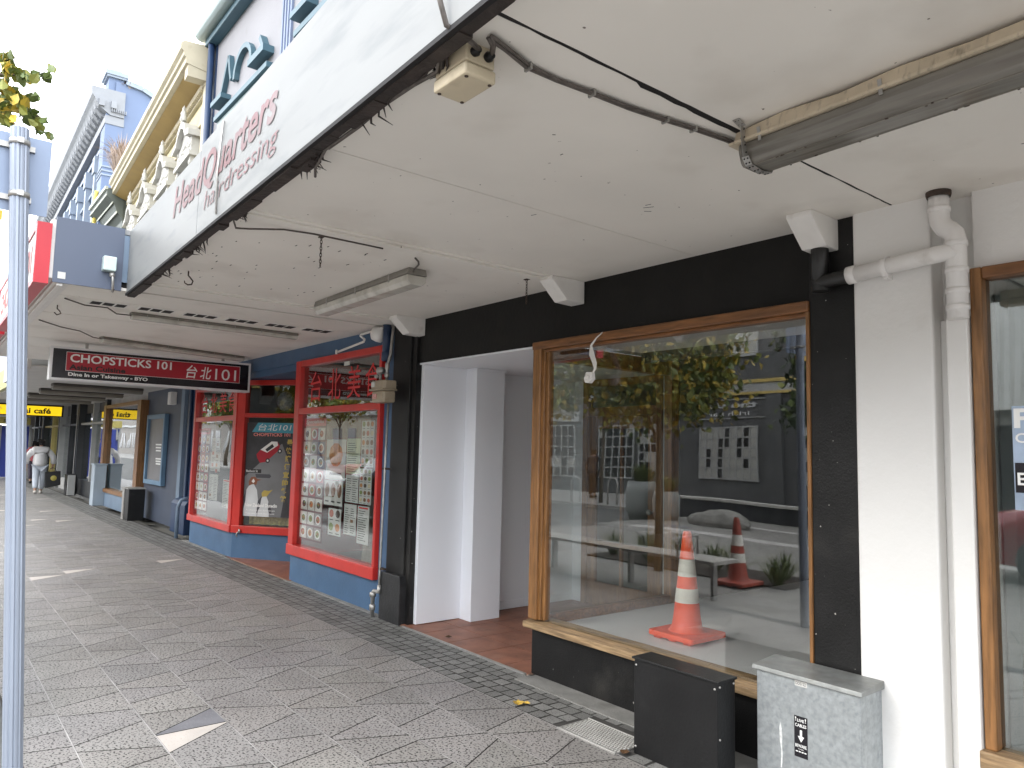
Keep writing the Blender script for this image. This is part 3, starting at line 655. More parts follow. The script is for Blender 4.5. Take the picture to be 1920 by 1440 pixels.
# ============================================================ WHITE PIER, PIPES AND THE NEXT SHOP
ws = thing('white_shop', 'white-painted shop at the right edge with tall wood-framed window', 'shop', (0, YW, 0))
b = MB(); b.box(-1.695, -1.345, 3.43, 3.62, .12, 2.80); b.build('pier', WHITE, ws, bevel=.012)
b = MB(); b.prism([(-1.72, 0), (-1.30, 0), (-1.30, .13), (-1.345, .175), (-1.695, .175), (-1.72, .13)], 'y', 3.36, 3.62); b.build('pier_base', WHITE, ws, bevel=.008)
b = MB(); b.box(-1.345, -1.20, 3.55, 3.75, 0, 2.80); b.box(-1.20, 4, 3.50, 3.7, 2.36, 2.80); b.box(-1.20, 4, 3.50, 3.7, 0, .33); b.build('wall', WHITE, ws)
b = MB(); b.prism([(-1.29, 3.42), (-1.205, 3.42), (-1.205, 3.56), (-1.29, 3.56)], 'z', 0, 2.17); b.box(-1.345, -1.29, 3.505, 3.56, 0, 2.17); b.build('pipe_boxing', WHITE, ws, bevel=.006)
b = MB(); b.box(-1.20, -1.155, 3.44, 3.54, .40, 2.37); b.build('frame_post', WOODV, ws, bevel=.007)
b = MB(); b.box(-1.155, 4, 3.442, 3.54, 2.32, 2.37); b.build('frame_head', WOOD, ws, bevel=.007)
b = MB(); b.box(-1.21, 4, 3.41, 3.54, .33, .40); b.build('sill', SILLW, ws, bevel=.006)
b = MB(); b.box(-1.155, 4, 3.49, 3.498, .40, 2.32); b.build('window_glass', GLASSB, ws)
b = MB(); b.box(-1.19, 4.2, 6.5, 6.6, 0, 2.9); b.box(-1.19, -1.14, 3.7, 6.6, 0, 2.9); b.box(4.1, 4.2, 3.7, 6.6, 0, 2.9); b.box(-1.19, 4.2, 3.7, 6.6, 2.8, 2.9); b.build('interior_wall', GREYIN, ws)
b = MB(); b.box(-1.14, 4.1, 3.7, 6.5, .28, .32); b.build('interior_floor', FLOORIN, ws)
ps = thing('window_poster', 'blue and white event poster taped on the right-hand window', 'poster', (-.88, 3.56, 1.35))
b = MB(); b.box(-1.075, -.70, 3.484, 3.487, 1.36, 1.78); b.build('sheet', mat('poster_blue', (.32, .40, .52), .5, var=.3, vs=5), ps)
text('P', (-1.068, 3.483, 1.69), (.07, 0, 0), (0, 0, .08), INKW, ps, 'poster_heading', bold=.03)
text('CU', (-1.065, 3.483, 1.63), (.08, 0, 0), (0, 0, .04), INKW, ps, 'poster_line', bold=.02)
b = MB(); b.box(-1.07, -.9, 3.4825, 3.4838, 1.43, 1.55); b.build('poster_band', SIGNBLACK, ps)
text('E', (-1.062, 3.482, 1.46), (.03, 0, 0), (0, 0, .05), INKW, ps, 'poster_line', bold=.02)

pp = thing('downpipe', 'white painted downpipe with an offset bend dropping into boxing beside the pier', 'pipe', (-1.24, 3.42, 2.15))
b = MB(); P0 = [(-1.295, 3.40, 2.74), (-1.295, 3.40, 2.62), (-1.292, 3.40, 2.585), (-1.275, 3.40, 2.555), (-1.255, 3.40, 2.54), (-1.238, 3.40, 2.52), (-1.232, 3.40, 2.49), (-1.232, 3.40, 2.15)]
b.tube(P0, .041, 20); b.build('pipe', PVC, pp)
for z in (2.64, 2.475, 2.36, 2.27, 2.20):
    b = MB(); x = -1.295 if z > 2.6 else -1.232; b.lathe((x, 3.40, z), [(.041, -.012), (.045, -.010), (.045, .01), (.041, .012)], 20); b.build('collar', PVC, pp)
b = MB(); b.lathe((-1.295, 3.40, 2.705), [(.046, -.012), (.05, .0), (.05, .015)], 16); b.build('rotten_collar', RUST, pp)
hp = thing('overflow_pipe', 'horizontal pipe, white over the pier and black where it turns up beside the beam', 'pipe', (-1.5, 3.37, 2.40))
b = MB(); b.tube([(-1.232, 3.395, 2.42), (-1.255, 3.385, 2.44), (-1.30, 3.375, 2.438), (-1.68, 3.375, 2.412)], .037, 20); b.build('white_pipe', PVC, hp)
b = MB(); b.lathe((-1.52, 3.375, 2.423), [(.038, -.016), (.042, -.014), (.042, .014), (.038, .016)], 20, axis=(1, 0, .06)); b.box(-1.53, -1.51, 3.38, 3.43, 2.37, 2.475); b.build('pipe_clip', PVC, hp)
b = MB(); b.lathe((-1.68, 3.375, 2.412), [(.034, -.01), (.042, -.01), (.042, .03), (.037, .03)], 20, axis=(1, 0, .06)); b.build('socket', PVC, hp)
b = MB(); b.tube([(-1.67, 3.375, 2.412), (-1.80, 3.375, 2.405), (-1.86, 3.375, 2.40)], .033, 18); b.build('black_pipe', BPVC, hp)
b = MB(); b.tube([(-1.835, 3.385, 2.36), (-1.835, 3.385, 2.75)], .042, 20); b.build('black_upright', BPVC, hp)
b = MB(); b.lathe((-1.835, 3.385, 2.60), [(.042, -.03), (.046, -.028), (.046, .028), (.042, .03)], 20); b.build('collar', BPVC, hp)

# loose things on the ground
def leaf_mesh(b, c, s, rot, col=0, curl=.3):
    ca, sa = math.cos(rot), math.sin(rot)
    out = [(0, -.5), (.25, -.35), (.42, -.05), (.33, .25), (.12, .42), (0, .58), (-.12, .42), (-.33, .25), (-.42, -.05), (-.25, -.35)]
    v = [(c[0], c[1], c[2] + .004)]
    for u, w in out: v.append((c[0] + s * (u * ca - w * sa), c[1] + s * (u * sa + w * ca), c[2] + .004 + s * curl * (u * u * 1.6 + w * w * .6)))
    b.idx(v, [(0, i, i % 10 + 1) for i in range(1, 11)], col)
LEAFY = mat('fallen_leaf', (.55, .36, .06), .6, var=.35, vs=30, dirt_or_sheen=(.25, .12, .03), ds=30, dth=.55)
b = MB(); leaf_mesh(b, (-3.61, 3.0, 0), .085, .9, curl=.75); leaf_mesh(b, (-3.57, 3.03, .006), .05, 2.2, curl=.9)
tag(b.build('fallen_leaf', LEAFY), 'curled yellow leaf lying on the setts before the entry', 'leaf', 'fallen leaves')
b = MB(); leaf_mesh(b, (-5.15, 3.52, .012), .06, 2.6, curl=.8)
tag(b.build('fallen_leaf', mat('brown_leaf', (.10, .05, .02), .7, var=.4)), 'small brown leaf on the terracotta entry floor', 'leaf', 'fallen leaves')
b = MB(); leaf_mesh(b, (-2.72, 2.985, 0.002), .06, .4, curl=.5); tag(b.build('fallen_leaf', mat('brown_leaf', (.10, .05, .02))), 'brown leaf caught at the foot of the black cabinet', 'leaf', 'fallen leaves')
gr = thing('access_cover', 'small ribbed metal access cover set in the pavement beside the black cabinet', 'access cover', (-2.97, 3.04, 0))
b = MB(); b.box(-3.19, -2.74, 2.93, 3.19, -.02, .004); b.build('frame', METAL, gr)
b = MB(); rg = random.Random(3)
for i in range(22):
    for j in range(12):
        x = -3.175 + i * .0195 + (j % 2) * .01; y = 2.945 + j * .0195; b.box(x, x + .012, y, y + .006, .004, .0075)
b.build('tread_pattern', mat('worn_steel', (.55, .54, .52), .4, metal=.6, var=.2), gr)
b = MB(); b.box(-3.185, -2.745, 2.936, 2.94, .004, .009); b.box(-3.185, -2.745, 3.18, 3.184, .004, .009); b.build('edge', mat('worn_steel', (.55, .54, .52)), gr)
# ============================================================ RESTAURANT
rs = thing('restaurant', 'blue restaurant shopfront with red-framed windows, menus and posters in the glass', 'shop', (-9.4, YW, 0))
b = MB(); b.box(-12.55, -6.13, 3.50, 3.62, 2.545, 2.80); b.box(-12.45, -10.43, 3.52, 3.62, 2.44, 2.545); b.build('header', BLUE, rs)
b = MB(); b.box(-8.40, -6.15, 3.485, 3.62, -.02, .315); b.box(-6.32, -6.13, 3.49, 3.62, .315, 2.55); b.build('stall_riser', BLUE, rs, bevel=.004)
b = MB(); b.box(-12.45, -10.43, 3.485, 3.62, -.02, .355); b.build('stall_riser', BLUE, rs, bevel=.004)
# window A
def red_window(x0, x1, z0, z1, zt, y, wl=.10, wr=.045, wb=.11, wt=.07):
    f = MB(); f.box(x0, x0 + wl, y - .045, y + .07, z0, z1); f.box(x1 - wr, x1, y - .045, y + .07, z0, z1)
    f.box(x0 + wl, x1 - wr, y - .042, y + .07, z1 - wt, z1); f.box(x0 + wl, x1 - wr, y - .04, y + .07, zt - .035, zt + .035)
    f.box(x0 - .01, x1 + .01, y - .06, y + .07, z0 - .005, z0 + wb)
    fo = f.build('window_frame', RED, rs, bevel=.006)
    g = MB(); g.box(x0 + wl, x1 - wr, y + .01, y + .016, z0 + wb, zt - .035); g.box(x0 + wl, x1 - wr, y + .01, y + .016, zt + .035, z1 - wt); g.build('window_glass', GLASSB, fo)
    return fo
fA = red_window(-8.40, -6.325, .315, 2.545, 1.955, 3.49, wl=.13)
b = MB(); b.box(-8.40, -8.30, 3.56, 4.5, .0, 2.545); b.build('window_return', RED, rs)
fB = red_window(-12.45, -10.43, .355, 2.44, 1.93, 3.49, wl=.08, wr=.13, wb=.09)
# angled panel C: from (-10.43,3.5) back to (-9.0,4.5)
A, Bp = Vector((-10.43, 3.49, 0)), Vector((-9.05, 4.47, 0)); d = (Bp - A).normalized(); LC = (Bp - A).length
nrm = Vector((d.y, -d.x, 0))
XF = Matrix(((d.x, -nrm.x, 0, A.x), (d.y, -nrm.y, 0, A.y), (0, 0, 1, 0), (0, 0, 0, 1)))   # local x along, local y inward
f = MB(); f.box(0, .12, -.045, .06, .355, 2.44); f.box(LC - .12, LC, -.045, .06, .355, 2.50); f.box(.12, LC - .12, -.042, .06, 2.38, 2.45); f.box(.12, LC - .12, -.04, .06, 1.93, 1.99); f.box(0, LC, -.055, .06, .35, .45)
fC = f.build('window_frame', RED, rs, bevel=.005, xf=XF)
g = MB(); g.box(.12, LC - .12, .01, .016, .45, 1.93); g.box(.12, LC - .12, .01, .016, 1.99, 2.38); g.build('window_glass', glass('angled_glass', 1.5), fC, xf=XF)
b = MB(); b.box(0.0, LC, -.015, .06, 0, .355); b.build('angled_riser', BLUE, rs, xf=XF); b = MB(); b.box(0, LC, .0, .06, 2.45, 2.80); b.build('angled_header', BLUE, rs, xf=XF)
b = MB(); b.box(-10.425, -8.40, 3.53, 5.2, 2.46, 2.60); b.build('doorway_ceiling', BLUE, rs)
b = MB(); b.box(-10.6, -8.35, 3.45, 5.6, -.1, .006, 1)
for i in range(6):
    for j in range(5): x0 = -10.55 + i * .37; y0 = 3.46 + j * .37; b.box(x0 + .003, x0 + .367, y0, y0 + .364, .006, .010, 0)
b.build('doorway_floor', [TERRA, GROUTT], rs)
b = MB(); b.box(-9.05, -8.35, 4.50, 4.56, 0, 2.55); b.build('door', RED, rs)
# room
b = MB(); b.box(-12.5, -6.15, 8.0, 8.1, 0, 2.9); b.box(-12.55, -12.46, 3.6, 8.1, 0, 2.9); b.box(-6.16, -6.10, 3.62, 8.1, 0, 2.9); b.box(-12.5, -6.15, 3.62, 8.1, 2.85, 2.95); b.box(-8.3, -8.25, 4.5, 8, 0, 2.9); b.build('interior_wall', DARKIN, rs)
b = MB(); b.box(-8.25, -6.16, 3.62, 8.0, .0, .30); b.prism([(-12.45, 3.62), (-10.5, 3.62), (-9.15, 4.58), (-9.15, 8), (-12.45, 8)], 'z', 0, .30); b.build('interior_floor', mat('dark_floor', (.10, .085, .07), .6), rs)
# curtain & hanging cloth inside
b = MB(); pts = [(-6.62 + .03 * math.sin(i * 1.3), 3.72 + .035 * math.cos(i * 2.1), 0) for i in range(12)]
vs = []; n = 26
for i in range(n + 1):
    x = -7.05 + .75 * i / n; y = 3.75 + .03 * math.sin(i * 1.6)
    vs += [(x - .12 * 1, y, .32), (x + (.35 if False else 0.05 * (i / n)), y, 1.05)]
b.idx(vs, [(2 * i, 2 * i + 2, 2 * i + 3, 2 * i + 1) for i in range(n)], 0, True); b.build('table_cloth', mat('beige_cloth', (.42, .36, .26), .9, var=.15), rs)
b = MB(); vs = []
n = 60
for i in range(n + 1):
    t = .15 + (LC - .3) * i / n; y = .14 + .02 * math.sin(i * 1.1); vs += [(t, y, .46), (t, y, .66)]
b.idx(vs, [(2 * i, 2 * i + 2, 2 * i + 3, 2 * i + 1) for i in range(n)], 0, True); b.build('cafe_curtain', mat('yellow_curtain', (.55, .42, .18), .9, var=.3, vs=30), rs, xf=XF)

# ---- menus and papers in the windows
DISH = [mat('dish_%s' % k, c, .5, var=.3, vs=40) for k, c in (('brown', (.22, .10, .04)), ('orange', (.55, .22, .06)), ('green', (.22, .28, .07)), ('red', (.45, .10, .05)), ('cream', (.62, .52, .34)), ('dark', (.07, .04, .03)))]
PLATE = mat('white_plate', (.78, .77, .74), .5, var=.03)
MENUBG = mat('menu_maroon', (.13, .02, .03), .5, var=.1)
MENUCELL = [mat('menu_cell_%s' % k, c, .5, var=.1) for k, c in (('white', (.66, .62, .58)), ('red', (.42, .05, .06)), ('grey', (.30, .27, .26)), ('navy', (.07, .07, .16)))]
def disc(b, c, rx, rz, y, m, n=12): b.face([(c[0] + rx * math.cos(2 * math.pi * k / n), y, c[1] + rz * math.sin(2 * math.pi * k / n)) for k in range(n)], m)
def menu_board(x0, x1, z0, z1, y, label, rows=8):
    t = thing('menu_board', label, 'menu', ((x0 + x1) / 2, y, z0))
    b = MB(); b.box(x0, x1, y, y + .004, z0, z1); b.build('board', MENUBG, t)
    b = MB(); rg = random.Random(int(x0 * 10)); cw = (x1 - x0 - .02) / 3; ch = (z1 - z0 - .12) / rows
    mats = MENUCELL + [PLATE] + DISH
    for r in range(rows):
        for c in range(3):
            cx = x0 + .01 + cw * (c + .5); cz = z0 + .01 + ch * (r + .5)
            b.face([(cx - cw * .46, y - .0008, cz - ch * .43), (cx + cw * .46, y - .0008, cz - ch * .43), (cx + cw * .46, y - .0008, cz + ch * .43), (cx - cw * .46, y - .0008, cz + ch * .43)], rg.choice((0, 0, 0, 1, 2) if r < 4 else (1, 1, 2, 0, 3)))
            disc(b, (cx, cz), cw * .36, ch * .34, y - .0014, 4)
            disc(b, (cx, cz), cw * .25, ch * .24, y - .002, 5 + rg.randrange(6))
            for q in range(4): disc(b, (cx + rg.uniform(-.12, .12) * cw, cz + rg.uniform(-.12, .12) * ch), cw * .07, ch * .07, y - .0025 - q * .0003, 5 + rg.randrange(6), 6)
    b.build('dish_photo', mats, t)
    b = MB(); b.box(x0 + .01, x1 - .01, y - .001, y, z1 - .10, z1 - .01); b.build('heading_band', mat('menu_heading', (.55, .05, .08), .5), t)
    text('Specialties', (x0 + .06, y - .0015, z1 - .08), (x1 - x0 - .12, 0, 0), (0, 0, .05), INKW, t, 'heading', shear=.3)
menu_board(-8.22, -7.62, .50, 1.88, 3.503, 'tall maroon menu board with rows of dish photos in the right red-framed window')
menu_board(-12.33, -11.72, .52, 1.80, 3.503, 'tall maroon menu board with rows of dish photos in the far left red-framed window')
GREENP = mat('pale_green_paper', (.56, .60, .42), .7, var=.1, vs=8)
def paper(x0, x1, z0, z1, y, label, style, rgk=0):
    t = thing('menu_sheet', label, 'paper', ((x0 + x1) / 2, y, z0), 'sheets stuck in the restaurant windows')
    b = MB(); b.box(x0, x1, y, y + .002, z0, z1); b.build('sheet', GREENP if style == 'green' else PAPER, t)
    b = MB(); rg = random.Random(rgk); w, h = x1 - x0, z1 - z0; mats = [INKK, INKR] + DISH
    if style in ('text', 'green', 'list'):
        cols = 2 if style == 'text' else 1
        for c in range(cols):
            z = z1 - .07 * h - .02
            while z > z0 + .05 * h:
                a = x0 + w * (.08 + c * .46); L = w * (.84 / cols) * rg.uniform(.5, .95)
                if rg.random() < .08 and style == 'text': b.box(a, a + w * .22, y - .001, y, z - .10 * h, z, 2 + rg.randrange(6)); z -= .13 * h
                else: b.box(a, a + L, y - .001, y, z - .006, z, 0)
                z -= .022
        if style == 'list': b.box(x0 + .1 * w, x1 - .1 * w, y - .0012, y, z1 - .07 * h, z1 - .03 * h, 1)
    else:
        rows, cols = style
        for r in range(rows):
            for c in range(cols):
                disc(b, (x0 + w * (c + .5) / cols, z0 + h * (r + .62) / rows), w / cols * .36, h / rows * .30, y - .001, 2 + rg.randrange(6), 10)
                b.box(x0 + w * (c + .2) / cols, x0 + w * (c + .8) / cols, y - .001, y, z0 + h * (r + .12) / rows, z0 + h * (r + .18) / rows, 0)
    b.build('print', mats, t)
y = 3.503
paper(-7.58, -7.12, 1.20, 1.63, y, 'large pale sheet with one big dish, highest and nearest the maroon board', (1, 1), 1)
paper(-7.60, -7.16, .93, 1.19, y, 'landscape sheet with three dishes in a row under the large pale sheet', (1, 3), 2)
paper(-7.10, -6.80, 1.28, 1.64, y, 'pale green sheet of text in the top row right of the large sheet', 'green', 3)
paper(-6.78, -6.52, 1.36, 1.82, y, 'sheet of small dish pictures highest in the right column', (5, 3), 4)
paper(-7.09, -6.81, .99, 1.27, y, 'two-column menu sheet in the middle of the window', 'text', 5)
paper(-6.79, -6.54, .99, 1.34, y, 'sheet of dark dish pictures in the middle of the right column', (5, 3), 6)
paper(-7.47, -7.17, .62, .90, y, 'small sheet with four dishes hanging lowest on the left', (2, 2), 7)
paper(-7.10, -6.83, .66, .97, y, 'lowest two-column menu sheet in the centre', 'text', 8)
paper(-6.80, -6.56, .60, .97, y, 'list with a red heading hanging lowest on the right', 'list', 9)
paper(-11.62, -11.2, 1.15, 1.65, y, 'upper text sheet in the far left window', 'text', 11)
paper(-11.65, -11.25, .72, 1.10, y, 'lower text sheet in the far left window', 'text', 12)
paper(-11.0, -10.72, .65, 1.05, y, 'narrow list near the right edge of the far left window', 'list', 13)
paper(-6.47, -6.385, .38, .78, 3.503, 'narrow white list in the lower right corner by the gas pipe', 'list', 14)
# red characters on the transom
ch = thing('window_lettering', 'large red characters painted across the top pane of the right window', 'lettering', (-7.3, 3.50, 2.05))
for c, x in (('台', -8.08), ('北', -7.60), ('美', -7.14), ('食', -6.74)):
    text(c, (x, 3.498, 2.06), (.30, 0, 0), (0, 0, .34), INKR, ch, 'character', bold=.0)
ch2 = thing('window_lettering', 'large red characters painted across the top pane of the far left window', 'lettering', (-11.5, 3.50, 2.02))
for c, x in (('台', -12.25), ('北', -11.8), ('美', -11.35), ('食', -10.95)):
    text(c, (x, 3.498, 2.02), (.32, 0, 0), (0, 0, .30), INKR, ch2, 'character', bold=.0)
# poster in the angled window
po = thing('window_poster', 'tall dark restaurant poster with two penguins and a red van behind the angled glass', 'poster', (-9.9, 3.9, .5))
def CX(t, z, e=0.0): return tuple(XF @ Vector((t, .004 - e, z)))
px0, px1, pz0, pz1 = .14, .90, .58, 1.86
pw, ph = px1 - px0, pz1 - pz0
def q(poly, m, e, b): b.face([CX(px0 + u * pw, pz0 + v * ph, e) for u, v in poly], m)
pm = [mat('poster_night', (.035, .035, .04), .45, var=.4, vs=6), mat('poster_teal', (.06, .32, .42), .45), mat('poster_grey', (.17, .175, .18), .45, var=.2, vs=3), SIGNRED, PLATE, INKK, mat('penguin_white', (.60, .62, .62), .5), mat('penguin_dark', (.05, .05, .06), .5), mat('poster_gold', (.50, .38, .08), .5, var=.3), mat('poster_coral', (.75, .25, .22), .5), mat('penguin_brown', (.22, .07, .03), .5)]
b = MB(); b.idx([CX(px0 + u * pw, pz0 + v * ph, e) for e in (-.003, 0) for u, v in ((0, 0), (1, 0), (1, 1), (0, 1))], [(0, 1, 2, 3), (4, 5, 6, 7), (0, 1, 5, 4), (1, 2, 6, 5), (2, 3, 7, 6), (3, 0, 4, 7)]); b.build('sheet', pm[0], po)
b = MB()
q([(0, 0), (.78, 0), (.92, .55), (.74, .78), (.60, .72), (.0, .42)], 2, .001, b)
q([(.10, .90), (.22, 1), (1, 1), (1, .92), (.96, .89)], 1, .001, b)
q([(.24, .62), (.30, .57), (.42, .58), (.66, .70), (.70, .75), (.64, .80), (.52, .80), (.30, .71), (.22, .66)], 3, .0016, b)
q([(.30, .71), (.52, .80), (.64, .80), (.66, .76), (.44, .68)], 4, .002, b)
q([(.40, .715), (.54, .775), (.58, .745), (.44, .69)], 5, .0024, b)
for cx, cz in ((.46, .595), (.70, .70)):
    q([(cx + .045 * math.cos(k), cz + .026 * math.sin(k)) for k in [i * .628 for i in range(10)]], 5, .0028, b); q([(cx + .02 * math.cos(k), cz + .012 * math.sin(k)) for k in [i * .628 for i in range(10)]], 4, .0032, b)
q([(.02, .46), (.34, .46), (.34, .50), (.02, .50)], 5, .002, b); q([(.24, .41), (.52, .41), (.55, .43), (.52, .45), (.22, .45)], 7, .002, b)
# penguins
q([(.02, .0), (.0, .14), (.04, .27), (.11, .33), (.20, .34), (.27, .28), (.30, .18), (.29, .0)], 6, .002, b)
q([(.0, .05), (-.0, .2), (.05, .29), (.04, .16)], 7, .0024, b)
q([(.10, .32), (.09, .37), (.14, .415), (.22, .42), (.27, .395), (.36, .39), (.27, .375), (.25, .33), (.18, .345)], 10, .0028, b)
q([(.15, .37), (.19, .40), (.22, .37), (.19, .35)], 4, .0032, b)
q([(.30, .0), (.33, .14), (.39, .21), (.47, .22), (.53, .15), (.54, .0)], 6, .003, b)
q([(.28, .02), (.30, .16), (.38, .22), (.35, .10)], 7, .0034, b); q([(.52, .16), (.60, .06), (.56, .02), (.52, .07)], 7, .0034, b)
q([(.38, .21), (.37, .25), (.42, .28), (.52, .275), (.60, .29), (.53, .25), (.48, .215)], 8, .0034, b)
b.build('picture', pm, po)
def ptext(s, u, v, w, h, m, **k):
    O = Vector(CX(px0 + u * pw, pz0 + v * ph, .0036)); U = d * (w * pw); text(s, O, U, (0, 0, h * ph), m, po, 'poster_lettering', **k)
ptext('台北101', .24, .915, .68, .075, INKW, shear=.15); ptext('CHOPSTICKS 101', .14, .855, .76, .035, pm[9], bold=.03)
ptext('Baldwin St', .03, .468, .24, .025, INKW); ptext('New Zealand Dunedin', .04, .10, .66, .038, INKW, bold=.03)
ptext('A chance for Exchange', .06, .055, .60, .02, INKW); ptext('They you reach the world', .05, .02, .60, .02, INKW)
for i, c in enumerate('最快捷便宜的餐館'): ptext(c, .84 - i * .012, .76 - i * .085, .12, .065, pm[8], bold=.04)
# clock-like OPEN disc sign inside upper pane of C
b = MB(); cN = Vector(CX(.70, 2.16, -.03)); b.lathe(cN, [(0, .02), (.125, .02), (.135, 0), (.125, -.02), (0, -.02)], 28, axis=(nrm.x, nrm.y, 0)); tag(b.build('round_sign', mat('dull_blue_disc', (.10, .11, .13), .35, var=.7, vs=40)), 'round dark disc sign hanging in the upper pane of the angled window', 'sign')
b = MB(); b.box(-7.12, -7.0, 3.44, 3.447, 2.40, 2.44); tag(b.build('sticker', PAPER), 'small white sticker at the top of the right red window frame', 'sticker')

# ---- gas meter and pipes
gm = thing('gas_meter', 'tan gas meter with valve and regulator hanging beside the right red window', 'gas meter', (-6.06, 3.36, 1.97))
TAN = mat('tan_meter_paint', (.34, .28, .20), .45, var=.08, dirt_or_sheen=(.16, .12, .08), ds=10, dth=.6)
b = MB(); b.prism([(-6.165, 3.26), (-5.955, 3.26), (-5.935, 3.29), (-5.935, 3.40), (-6.185, 3.40), (-6.185, 3.29)], 'z', 2.09, 2.17); b.build('meter_head', TAN, gm, bevel=.012)
b = MB(); b.prism([(-6.19, 3.25), (-5.93, 3.25), (-5.93, 3.405), (-6.19, 3.405)], 'z', 2.075, 2.092); b.build('seam', TAN, gm, bevel=.004)
b = MB(); b.prism([(-6.16, 3.265), (-5.96, 3.265), (-5.945, 3.29), (-5.945, 3.40), (-6.175, 3.40), (-6.175, 3.29)], 'z', 1.965, 2.077); b.build('meter_body', TAN, gm, bevel=.02)
b = MB(); b.box(-6.15, -6.09, 3.252, 3.26, 2.11, 2.155); b.build('dial', PAPER, gm)
b = MB(); b.box(-6.13, -6.06, 3.258, 3.265, 2.00, 2.045); b.build('sticker', mat('pinkish_sticker', (.6, .3, .28), .5, var=.3, vs=60), gm)
b = MB(); b.tube([(-6.0, 3.33, 2.17), (-6.0, 3.33, 2.30), (-6.0, 3.36, 2.42), (-6.0, 3.38, 2.68)], .014, 10); b.lathe((-6.0, 3.33, 2.20), [(.02, 0), (.024, .01), (.024, .03), (.02, .04)], 8); b.lathe((-6.0, 3.33, 2.27), [(.018, 0), (.022, .01), (.022, .05), (.018, .06)], 8); b.build('riser', METAL, gm)
b = MB(); b.tube([(-6.12, 3.33, 2.17), (-6.12, 3.33, 2.24), (-6.19, 3.34, 2.25)], .014, 10); b.lathe((-6.12, 3.33, 2.27), [(0, -.03), (.035, -.03), (.045, -.01), (.045, .01), (.03, .03), (0, .035)], 14); b.lathe((-6.17, 3.33, 2.22), [(0, -.05), (.018, -.045), (.02, 0), (0, .02)], 10, axis=(1, 0, 0)); b.build('regulator', METAL, gm)
gp = thing('gas_pipe', 'slim grey gas pipe running down the window edge to an elbow at the ground', 'pipe', (-6.2, 3.4, 0))
b = MB(); b.tube([(-6.08, 3.40, 1.97), (-6.10, 3.40, 1.2), (-6.12, 3.40, .40), (-6.12, 3.40, .27)], .011, 8); b.build('pipe', METAL, gp)
b = MB(); b.tube([(-6.12, 3.40, .30), (-6.12, 3.40, .24), (-6.20, 3.39, .235), (-6.215, 3.39, .22), (-6.215, 3.39, .0)], .019, 10); b.lathe((-6.215, 3.39, .06), [(.02, 0), (.028, .005), (.028, .05), (.02, .055)], 10); b.lathe((-6.215, 3.39, .20), [(.02, -.02), (.03, -.015), (.03, .02), (.02, .025)], 10); b.build('elbow', METAL, gp)
for z in (1.35, .44):
    b = MB(); b.box(-6.14, -6.05, 3.395, 3.43, z, z + .018); b.build('clip', RUST, gp)
dp = thing('blue_downpipe', 'short dark blue pipe stub at the top of the wall beside the black pilaster', 'pipe', (-6.17, 3.43, 2.3))
b = MB(); b.tube([(-6.19, 3.42, 2.80), (-6.19, 3.42, 2.42)], .04, 16); b.lathe((-6.19, 3.42, 2.40), [(.03, -.03), (.046, -.02), (.046, .05), (.04, .06)], 16); b.build('pipe', NAVY, dp)
cp = thing('overhead_conduit', 'thin white conduit with two bends crossing above the right red window', 'pipe', (-6.8, 3.4, 2.6))
b = MB(); b.tube([(-7.25, 3.42, 2.555), (-6.62, 3.40, 2.60), (-6.60, 3.40, 2.62), (-6.68, 3.39, 2.665), (-6.66, 3.39, 2.675), (-6.20, 3.38, 2.69)], .012, 8); b.build('pipe', TRIMW, cp)
b = MB(); b.tube([(-7.25, 3.42, 2.555), (-7.26, 3.40, 2.555)], .025, 10); b.build('end_cap', TRIMW, cp)
fl = thing('flood_lamp', 'white bulkhead lamp under the soffit above the gas meter', 'lamp', (-6.32, 3.38, 2.58))
b = MB(); b.lathe((-6.30, 3.40, 2.67), [(0, -.11), (.05, -.10), (.075, -.06), (.08, 0), (.06, .03), (0, .04)], 18, axis=(.15, .3, 1)); b.build('housing', TRIMW, fl)
hk = MB(); hk.tube([(-10.27, 3.54, .37), (-10.28, 3.50, .36), (-10.285, 3.49, .33), (-10.28, 3.50, .30)], .01, 6); hk.lathe((-10.27, 3.53, .38), [(0, 0), (.028, .005), (.028, .015), (0, .02)], 10, axis=(0, -1, 0))
tag(hk.build('wall_hook', METAL), 'small brass hook low on the corner of the angled red frame', 'hook')

# ============================================================ RESTAURANT CANOPY
zc = 2.72; xc0, xc1, ycf = -12.62, -6.30, .69
cv = thing('restaurant_canopy', 'lower canopy over the restaurant with blue-grey end panel, soffit vents and red-edged fascia sign', 'verandah', (-9.5, 3.5, zc))
b = MB()
for xa, xb in ((-6.85, xc1), (-7.87, -6.864), (-8.9, -7.884), (-9.9, -8.914), (-10.9, -9.914), (-11.8, -10.914), (xc1 - 6.32, -11.814)): b.box(xa, xb, .80, 3.95, zc - .002, zc + .02)
b.build('soffit', SOFFIT, cv)
b = MB(); b.box(xc0, xc1 - .01, .75, 3.95, zc + .03, zc + .05); b.build('soffit_backing', GAP, cv)
b = MB(); b.box(xc1 - .0, xc1 + .02, ycf, 1.145, zc - .01, 3.20); b.build('end_panel', mat('slate_blue_panel', (.085, .105, .155), .4, var=.06, vs=1), cv)
b = MB(); b.box(xc1 + .001, xc1 + .015, 1.145, 3.5, zc + .06, 3.15); b.build('end_panel_rear', BLUEGREY, cv)
b = MB(); b.box(xc0, xc1, .70, .81, zc - .005, zc + .025); b.box(xc0, xc1, .72, .76, zc - .03, zc - .004); b.build('gutter', TRIMW, cv, bevel=.004)
b = MB(); b.box(xc0, xc1, .66, .70, 2.74, 3.18); b.build('fascia_backing', TRIMW, cv)
